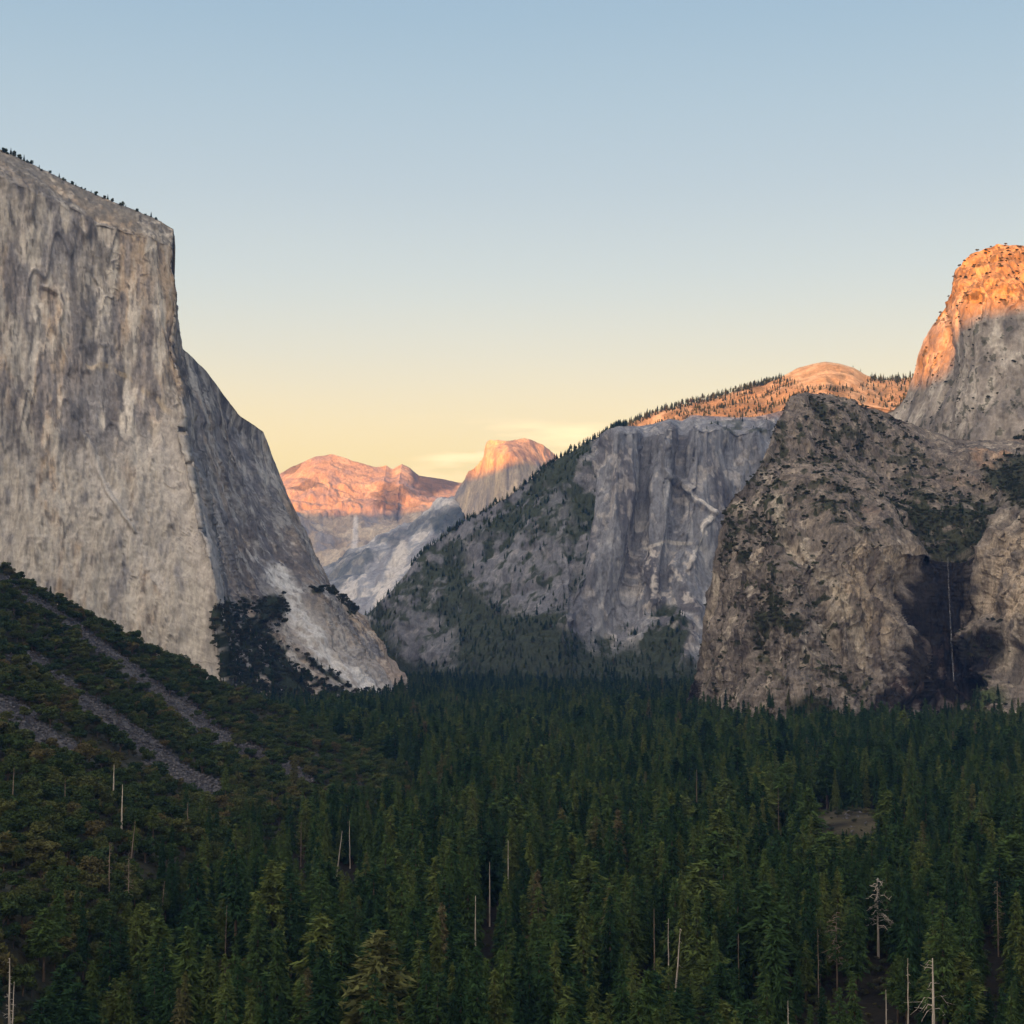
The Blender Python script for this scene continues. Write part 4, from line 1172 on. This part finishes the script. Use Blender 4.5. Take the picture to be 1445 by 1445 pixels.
def put_snag(px_, py_, H, label, mat=M_DEAD, r0=0.45, branches=14, blen=2.6, droop=0.2, bstart=0.3, lean=0.0, foliage=None, dist=None, show=38, thick=1.0, limbs=()):
    """a dead tree whose top shows at (px_, py_): walk out along the sight line until the ground lies H below"""
    Y = 520.0
    if dist is None:
        while Y < 3000:
            p = W(px_, py_, Y)
            if p[2] - H <= ground_at(p[0], p[1]): break
            Y += 4
    else: Y = dist; p = W(px_, py_, Y)
    z = ground_at(p[0], p[1])
    H = max(6.0, p[2] - z)
    bx_ = p[0] - lean * H
    seed = int(px_ * 7 + py_)
    trunk, br = snag_meshes(seed, H, r0 * (1.35 if mat is M_DEAD else 1.0), min(branches, 34), blen, droop, bstart, twigs=4 if branches > 30 else 2, thick=thick, limbs=limbs)
    r = bpy.data.objects.new('dead_tree', None); COL.objects.link(r)
    r.location = (bx_, p[1], z); r.rotation_euler = (0, math.atan(lean), 0)
    tag(r, label, 'dead tree', 'dead trees standing in the forest')
    link('trunk', mesh_from('dead_trunk', *trunk, mat, smooth=True), r)
    for b_ in br: link('branch', mesh_from('dead_branch', *b_, mat), r)
    if foliage:
        cr, _ = conifer(seed, H=H * 0.97, R=foliage, base=.45, power=.6, droop=.55, gaps=.62, per=6, whorls=22, leaf=.9)
        link('foliage', mesh_from('sparse_foliage', *cr, M_FIR), r)
    tx_, ty_ = project(np.array([[p[0], p[1], z + H * 0.7]]))
    SNAG_AT.append((float(tx_[0]), py_, p[1], show))
    return r

SN = [
 (1316, 1352, 42, 'bleached white dead trunk with drooping bare lower limbs at the bottom right corner', M_DEAD, .75, 9, 7.0, .55, .45, 0.0),
 (1281, 1352, 38, 'thin pale snag with short stubs, just left of the big white dead trunk', M_DEAD, .34, 16, 2.2, .3, .4, 0.01),
 (14, 1352, 40, 'bare white snag bristling with twigs at the bottom left corner', M_DEAD, .55, 34, 2.6, .1, .2, -0.01),
 (20, 1385, 36, 'slim grey snag close behind the twiggy white one at bottom left', M_DEAD, .36, 20, 1.8, .2, .3, 0.02),
 (161, 1079, 26, 'straight branchless pale pole, higher of the pair below the scree streaks', M_DEAD, .55, 0, 1, 0, 0, 0.01),
 (173, 1107, 28, 'straight branchless pale pole, lower of the pair below the scree streaks', M_DEAD, .55, 2, 1, 0, .7, 0.01),
 (191, 1158, 30, 'leaning pale snag with broken stubs, below the pair of straight poles', M_DEADB, .5, 12, 2.2, .3, .3, 0.10),
 (20, 1083, 24, 'pale snag by the left edge under the lowest scree patch', M_DEADB, .5, 10, 1.6, .3, .4, 0.03),
 (92, 1098, 24, 'dark brown dead trunk above the left forest edge, short of branches', M_DEADB, .45, 8, 1.5, .3, .4, 0.0),
 (483, 1172, 36, 'tall white snag leaning right, left of centre in the forest', M_DEAD, .5, 4, 1.6, .2, .5, 0.12),
 (493, 1158, 36, 'short white snag standing just behind the leaning white one', M_DEAD, .42, 3, 1.2, .2, .5, -0.02),
 (384, 1115, 26, 'thin upright grey snag at the foot of the bushy slope', M_DEADB, .4, 3, 1.2, .2, .5, 0.0),
 (671, 1264, 42, 'pale upright snag rising alone near the centre of the forest', M_DEAD, .5, 4, 1.2, .2, .6, 0.0),
 (717, 1186, 42, 'tall thin white snag right of the forest centre line', M_DEAD, .45, 3, 1.2, .2, .6, 0.0),
 (691, 1216, 40, 'thin white snag just left of and below the tall thin one', M_DEAD, .38, 3, 1.0, .2, .6, 0.0),
 (923, 1282, 41, 'grey bare trunk, leftmost of three snags right of centre', M_DEADB, .5, 6, 1.8, .2, .5, 0.0),
 (943, 1296, 41, 'grey snag with crossed stubs, middle of three right of centre', M_DEAD, .36, 10, 2.0, .2, .4, 0.0),
 (960, 1310, 41, 'white leaning snag with a hooked limb, rightmost of three right of centre', M_DEAD, .46, 8, 2.4, .5, .4, 0.08),
 (1042, 1316, 38, 'thin grey snag standing alone between dark conifers right of centre', M_DEADB, .36, 10, 1.5, .2, .4, 0.0),
 (983, 1086, 44, 'pale thin trunk far back in the forest below the brown cliff', M_DEADB, .6, 2, 1.2, .2, .6, 0.0),
 (232, 1243, 34, 'slanting grey snag with curved twigs above the dark trees at left', M_DEADB, .36, 14, 2.4, .3, .4, 0.06),
 (320, 1278, 36, 'slender grey dead tree with forked twigs, left of centre', M_DEADB, .36, 18, 2.2, .1, .35, 0.02),
 (155, 1188, 30, 'brown dead tree thick with dry twigs at left', M_DEADB, .45, 46, 2.6, .2, .2, 0.0),
 (182, 1205, 31, 'greyish pink dead tree full of dry twigs, right of its brown neighbour', M_DEADB, .42, 52, 3.0, .2, .2, 0.0),
 (265, 1132, 28, 'fuzzy dry dead tree beside a round olive oak', M_DEADB, .42, 46, 2.6, .2, .2, 0.0),
 (425, 1160, 34, 'reddish brown dead tree with dense twigs among green conifers', M_DEADB, .42, 46, 2.6, .2, .2, 0.0),
 (1407, 1243, 42, 'tall dead conifer hung with dry brown twigs near the right edge', M_DEADB, .5, 60, 4.0, .25, .25, 0.0),
 (1098, 1112, 44, 'cluster-like pale dead tree far back right of centre', M_DEADB, .5, 30, 2.6, .2, .3, 0.0),
 (1154, 1310, 38, 'thin grey snag with level stubs right of the lone conifers', M_DEADB, .34, 16, 2.2, .0, .35, 0.0),
 (1112, 1412, 34, 'short pale snag with a crooked limb at the bottom edge right of centre', M_DEAD, .36, 10, 2.4, .1, .4, 0.0),
 (1250, 1396, 34, 'thin pale pole at the bottom edge left of the big white dead trunk', M_DEAD, .34, 3, 1.0, .1, .6, 0.0),
]
for s in SN:
    put_snag(*s[:4], mat=s[4], r0=s[5], branches=s[6], blen=s[7], droop=s[8], bstart=s[9], lean=s[10], show=100 if s[0] in (1316, 14, 1407) else 44, thick=1.6 if s[0] in (1316, 960) else 1.25 if s[6] > 30 else 1.0,
             limbs=((.61, .2, 7.5, .55), (.60, 3.3, 8.0, .6), (.50, 6.0, 5.0, .4), (.53, 2.9, 4.5, .7), (.90, 3.2, 4.0, -.02), (.75, .1, 2.2, 0.0), (.69, 3.0, 2.6, .05)) if s[0] == 1316 else ())
put_snag(1238, 1240, 44, 'broad grey half-dead conifer with long bare drooping limbs, right of centre', mat=M_DEAD, r0=.6, branches=58, blen=11, droop=.32, bstart=.4, foliage=6.5, show=120, thick=3.0)
put_snag(1180, 1288, 42, 'airy grey-green conifer with level limbs left of the broad half-dead one', mat=M_DEADB, r0=.5, branches=46, blen=8, droop=.15, bstart=.4, foliage=7.5, show=105, thick=2.2)

ctop = con[:, :3].copy(); ctop[:, 2] += con[:, 3]
cax, cay = project(ctop); cbx, cby = project(con[:, :3])
gone = np.zeros(len(con), bool)
for sx_, sy_, sd_, sl_ in SNAG_AT:
    hw = 0.16 * con[:, 3] / con[:, 1] * F
    gone |= (np.abs(cax - sx_) < hw + 2) & (con[:, 1] < sd_ + 3) & (cay < sy_ + sl_)
con = con[~gone]
vis, ax, ay = visible_px(con)
order = np.argsort(-vis)
pick = order[:300]
for i in pick:
    x_, y_, z_, s_, k_ = con[i]
    c = CON[int(k_)]
    put_tree('conifer_tree', c[0], c[1], x_, y_, z_, s_ / c[2], RNG.random() * 6.28,
             'tall dark green conifer in the crowded forest along the bottom of the photo', 'conifer tree', 'conifers in the nearest rows of the forest',
             0.9 + 0.35 * RNG.random())
rest = np.ones(len(con), bool); rest[pick] = False
masses = [con[rest]]
for a_ in SCATTER['tree']:
    masses.append(np.column_stack([a_, RNG.integers(0, len(CON), len(a_))]))
forest_pts = np.vstack(masses)
instancer('forest', forest_pts, P_CON, [c[2] for c in CON], 'dense dark conifer forest covering the valley floor and climbing the slopes', 'forest')

vis, ax, ay = visible_px(oak)
order = np.argsort(-vis)
pick = order[:280]
for i in pick:
    x_, y_, z_, s_, k_ = oak[i]
    c = OAKS[int(k_)]
    put_tree('oak_tree', c[0], c[1], x_, y_, z_, s_ / c[2], RNG.random() * 6.28,
             'rounded olive green oak on or below the bushy scree slope at lower left', 'oak tree', 'oaks on and below the scree slope', 0.9 + 0.3 * RNG.random())
rest = np.ones(len(oak), bool); rest[pick] = False
ro_ = oak[rest].copy(); ro_[:, 4] = RNG.integers(0, 3, len(ro_))
instancer('oak_woodland', ro_, P_OAK, [12, 14, 16], 'olive oak woodland covering the upper part of the scree slope', 'woodland')

instancer('shrubbery', np.vstack(SCATTER['shrub']), P_SHR, [0.85] * 4, 'dark shrubs dotted over the ledges and gullies of the cliffs', 'shrubs')
instancer('scree', np.vstack(SCATTER['stone']), P_ROCK, [1.0] * 3, 'grey broken stones lying in streaks down the bushy slope', 'scree')

# pines along the rim of the great cliff
rimx = [3, 9, 14, 19, 24, 29, 35, 40, 46, 55, 63, 74, 84, 92, 104, 110, 117, 123, 130, 138, 150, 156, 162, 172, 181, 196, 206, 214, 222]
for j, xx in enumerate(rimx):
    m = np.where((np.abs(RA['px'] - xx) < 4) & RA['front'] & (RA['px'] < 245))[0]
    m = m[np.argsort(RA['py'][m])[:6]]
    b_ = RA['P'][RNG.choice(m)]
    c = OAKS[j % 5] if j % 3 else CON[(3, 5, 7)[j % 3]]
    hgt = (15 if xx < 50 else 11) * (0.6 + 0.7 * RNG.random())
    put_tree('pine_tree', OAKS[j % 5][0] if j % 3 else c[0], c[1], b_[0], b_[1], b_[2] - (1 if j % 3 == 0 else 0.34 * hgt), hgt / c[2], RNG.random() * 6.28,
             'tiny dark pine standing on the rim of the huge left cliff against the sky', 'pine tree', 'pines along the cliff rim', 0.75 if j % 3 else 1.2)

# ------------------------------------------------------------------ waterfall
dpx, dpy = project(RR['P'])
fr = RR['front']
wp = []
for k, yy in enumerate(np.linspace(787, 962, 40)):
    xx = 1337.5 + 8.5 * ((yy - 788) / 174) ** 1.3 if yy > 788 else 1337.5
    j = fr & (np.abs(dpx - xx) < 4) & (np.abs(dpy - yy) < 5)
    wp.append((xx, yy, RR['P'][j, 1].min() - 2.5))
wp = np.array(wp)
for k in range(38, -1, -1): wp[k, 2] = max(wp[k, 2], wp[k + 1, 2])
wp = np.array([W(*q) for q in wp])
wv, wf = tube(wp, [0.45 + 0.9 * t + 0.2 * math.sin(31 * t) for t in np.linspace(0, 1, 40)], 7)
wo = link('waterfall', mesh_from('waterfall', wv, wf, M_WATER, smooth=True))
tag(wo, 'thin white thread of falling water on the black-stained cliff', 'waterfall', kind='structure')

# ------------------------------------------------------------------ haze
import bmesh
bm = bmesh.new(); bmesh.ops.create_cube(bm, size=1.0)
hz = bpy.data.meshes.new('haze'); bm.to_mesh(hz); bm.free()
ho = link('haze', hz)
zhi = max(float(rp[:, 2].max()), float(RB['P'][:, 2].max())) + 30
zlo = min(float(GP[:, 2].min()), float(rp[:, 2].min()), FLOOR - 60) - 1
ho.location = (0, (-13200 + 24200) / 2, (zlo + zhi) / 2); ho.scale = (44400, 37400, zhi - zlo)
hm = bpy.data.materials.new('haze'); hm.use_nodes = True
nt = hm.node_tree; nt.nodes.clear()
pv = nt.nodes.new('ShaderNodeVolumePrincipled'); om = nt.nodes.new('ShaderNodeOutputMaterial')
pv.inputs['Color'].default_value = (0.13, 0.30, 0.76, 1)
pv.inputs['Density'].default_value = 2.5e-5
pv.inputs['Anisotropy'].default_value = 0.0
nt.links.new(pv.outputs[0], om.inputs['Volume'])
hz.materials.append(hm)
tag(ho, 'thin bluish evening haze filling the valley', 'haze', kind='stuff')

# ------------------------------------------------------------------ sun and sky
sun = bpy.data.lights.new('sun', 'SUN'); so = bpy.data.objects.new('sun', sun); COL.objects.link(so)
sun.energy = 4.2; sun.angle = math.radians(0.3); sun.color = (1.0, 0.27, 0.0)
from mathutils import Vector
ldir = Vector((st * math.cos(SUN_EL), ct * math.cos(SUN_EL), -math.sin(SUN_EL)))
so.rotation_euler = ldir.to_track_quat('-Z', 'Y').to_euler()

EXPOSURE = 2.4
w = bpy.data.worlds.new('World'); scene.world = w; w.use_nodes = True
nt = w.node_tree; N, L = nt.nodes.new, nt.links.new
bg = nt.nodes['Background']
sky = N('ShaderNodeTexSky'); sky.sky_type = 'NISHITA'; sky.sun_disc = False
sky.sun_elevation = SUN_EL; sky.sun_rotation = math.pi + THETA
sky.altitude = 1300; sky.air_density = 1.0; sky.dust_density = 1.5; sky.ozone_density = 2.0
tc = N('ShaderNodeTexCoord'); sx = N('ShaderNodeSeparateXYZ')
L(tc.outputs['Generated'], sx.inputs[0])
ramp = N('ShaderNodeValToRGB'); ramp.color_ramp.interpolation = 'LINEAR'
def s2l(c): return tuple(((v / 255 + 0.055) / 1.055) ** 2.4 if v > 10 else v / 255 / 12.92 for v in c)
stops = [(0.0, (255, 210, 118)), (0.085, (255, 222, 140)), (0.115, (253, 226, 166)), (0.155, (240, 229, 198)), (0.20, (222, 226, 216)),
         (0.255, (204, 216, 219)), (0.31, (185, 205, 215)), (0.36, (167, 193, 210)), (0.6, (116, 152, 190)), (1.0, (86, 124, 172))]
kp = np.array([p for p, c in stops])
kc = np.array([[v * (1.68 if p < 0.09 else 1.5 if p < 0.12 else 1.27 if p < 0.17 else 1.14 if p < 0.22 else 1.05) for v in s2l(c)] for p, c in stops])
fp = np.concatenate([np.linspace(0.0, 0.40, 26), [0.5, 0.6, 0.8, 1.0]])
xs = np.linspace(0, 1, 801)
sm_ = np.stack([np.convolve(np.pad(np.interp(xs, kp, kc[:, k]), 20, mode='edge'), np.hanning(43)[1:-1] / np.hanning(43).sum(), 'valid') for k in range(3)], 1)
el = ramp.color_ramp.elements
while len(el) < len(fp): el.new(0.5)
for k, p in enumerate(fp):
    el[k].position = p; el[k].color = (*[float(np.interp(p, xs, sm_[:, q])) for q in range(3)], 1)
L(sx.outputs['Z'], ramp.inputs['Fac'])
# thin clouds low in the east
mp = N('ShaderNodeMapping'); mp.inputs['Scale'].default_value = (9, 9, 70)
L(tc.outputs['Generated'], mp.inputs['Vector'])
cn = N('ShaderNodeTexNoise'); cn.inputs['Scale'].default_value = 1.0; cn.inputs['Detail'].default_value = 5; cn.inputs['Roughness'].default_value = 0.55
L(mp.outputs[0], cn.inputs['Vector'])
c1 = N('ShaderNodeMapRange'); c1.inputs['From Min'].default_value = 0.46; c1.inputs['From Max'].default_value = 0.66; L(cn.outputs['Fac'], c1.inputs['Value'])
def bump_range(out, a, b, c, d):
    m1 = N('ShaderNodeMapRange'); m1.interpolation_type = 'SMOOTHSTEP'; m1.inputs['From Min'].default_value = a; m1.inputs['From Max'].default_value = b; L(out, m1.inputs['Value'])
    m2 = N('ShaderNodeMapRange'); m2.interpolation_type = 'SMOOTHSTEP'; m2.inputs['From Min'].default_value = d; m2.inputs['From Max'].default_value = c; L(out, m2.inputs['Value'])
    q = N('ShaderNodeMath'); q.operation = 'MULTIPLY'; L(m1.outputs[0], q.inputs[0]); L(m2.outputs[0], q.inputs[1]); return q.outputs[0]
cz = bump_range(sx.outputs['Z'], 0.075, 0.095, 0.108, 0.125)
cx = bump_range(sx.outputs['X'], -0.08, -0.04, 0.05, 0.075)
def mul(a, b):
    q = N('ShaderNodeMath'); q.operation = 'MULTIPLY'
    if isinstance(a, float): q.inputs[0].default_value = a
    else: L(a, q.inputs[0])
    if isinstance(b, float): q.inputs[1].default_value = b
    else: L(b, q.inputs[1])
    return q.outputs[0]
cf = mul(mul(mul(cz, cx), c1.outputs[0]), 0.85)
cm = N('ShaderNodeMix'); cm.data_type = 'RGBA'
L(cf, cm.inputs['Factor']); L(ramp.outputs['Color'], cm.inputs['A']); cm.inputs['B'].default_value = (2.5, 1.7, 0.85, 1)
# evening glow: the sky is brighter on the sun's side
dp = N('ShaderNodeVectorMath'); dp.operation = 'DOT_PRODUCT'
L(tc.outputs['Generated'], dp.inputs[0]); dp.inputs[1].default_value = (-0.60, -0.74, 0.30)
gl = N('ShaderNodeMapRange'); gl.interpolation_type = 'SMOOTHSTEP'
gl.inputs['From Min'].default_value = -0.2; gl.inputs['From Max'].default_value = 1.0
gl.inputs['To Min'].default_value = 0.0; gl.inputs['To Max'].default_value = 1.0
L(dp.outputs['Value'], gl.inputs['Value'])
sc = N('ShaderNodeMix'); sc.data_type = 'RGBA'; sc.clamp_result = False
L(gl.outputs[0], sc.inputs['Factor']); L(cm.outputs['Result'], sc.inputs['A']); sc.inputs['B'].default_value = (2.75, 2.32, 1.86, 1)
k10 = N('ShaderNodeVectorMath'); k10.operation = 'SCALE'; k10.inputs['Scale'].default_value = 9.4 / 2 ** EXPOSURE
L(sc.outputs['Result'], k10.inputs[0])
ad = N('ShaderNodeMix'); ad.data_type = 'RGBA'; ad.blend_type = 'ADD'; ad.inputs['Factor'].default_value = 0.35 / 2 ** EXPOSURE
L(k10.outputs[0], ad.inputs['A']); L(sky.outputs[0], ad.inputs['B'])
L(ad.outputs['Result'], bg.inputs['Color'])
bg.inputs['Strength'].default_value = 0.1

# ------------------------------------------------------------------ camera and render settings
cam = bpy.data.cameras.new('camera'); co = bpy.data.objects.new('camera', cam); COL.objects.link(co)
cam.sensor_fit = 'HORIZONTAL'; cam.sensor_width = 36.0
cam.lens = 36.0 * F / 1445.0
cam.clip_start = 1.0; cam.clip_end = 120000.0
co.location = (0, 0, 0); co.rotation_euler = (math.pi / 2 + PITCH, 0, 0)
scene.camera = co
scene.render.engine = 'CYCLES'
vs_ = scene.view_settings
vs_.view_transform = 'Standard'; vs_.look = 'None'; vs_.exposure = EXPOSURE; vs_.gamma = 1.0
scene.cycles.use_denoising = True
scene.cycles.max_bounces = 5; scene.cycles.diffuse_bounces = 2; scene.cycles.volume_bounces = 0
scene.cycles.use_adaptive_sampling = False
scene.cycles.sample_clamp_indirect = 5.0
scene.render.use_persistent_data = False
print('zhi', zhi, 'shade_ridge', rp.min(0), rp.max(0), file=__import__('sys').stderr)
print('trees', len(forest_pts), 'oaks', len(oak), 'shrubs', sum(map(len, SCATTER['shrub'])), 'stones', sum(map(len, SCATTER['stone'])))
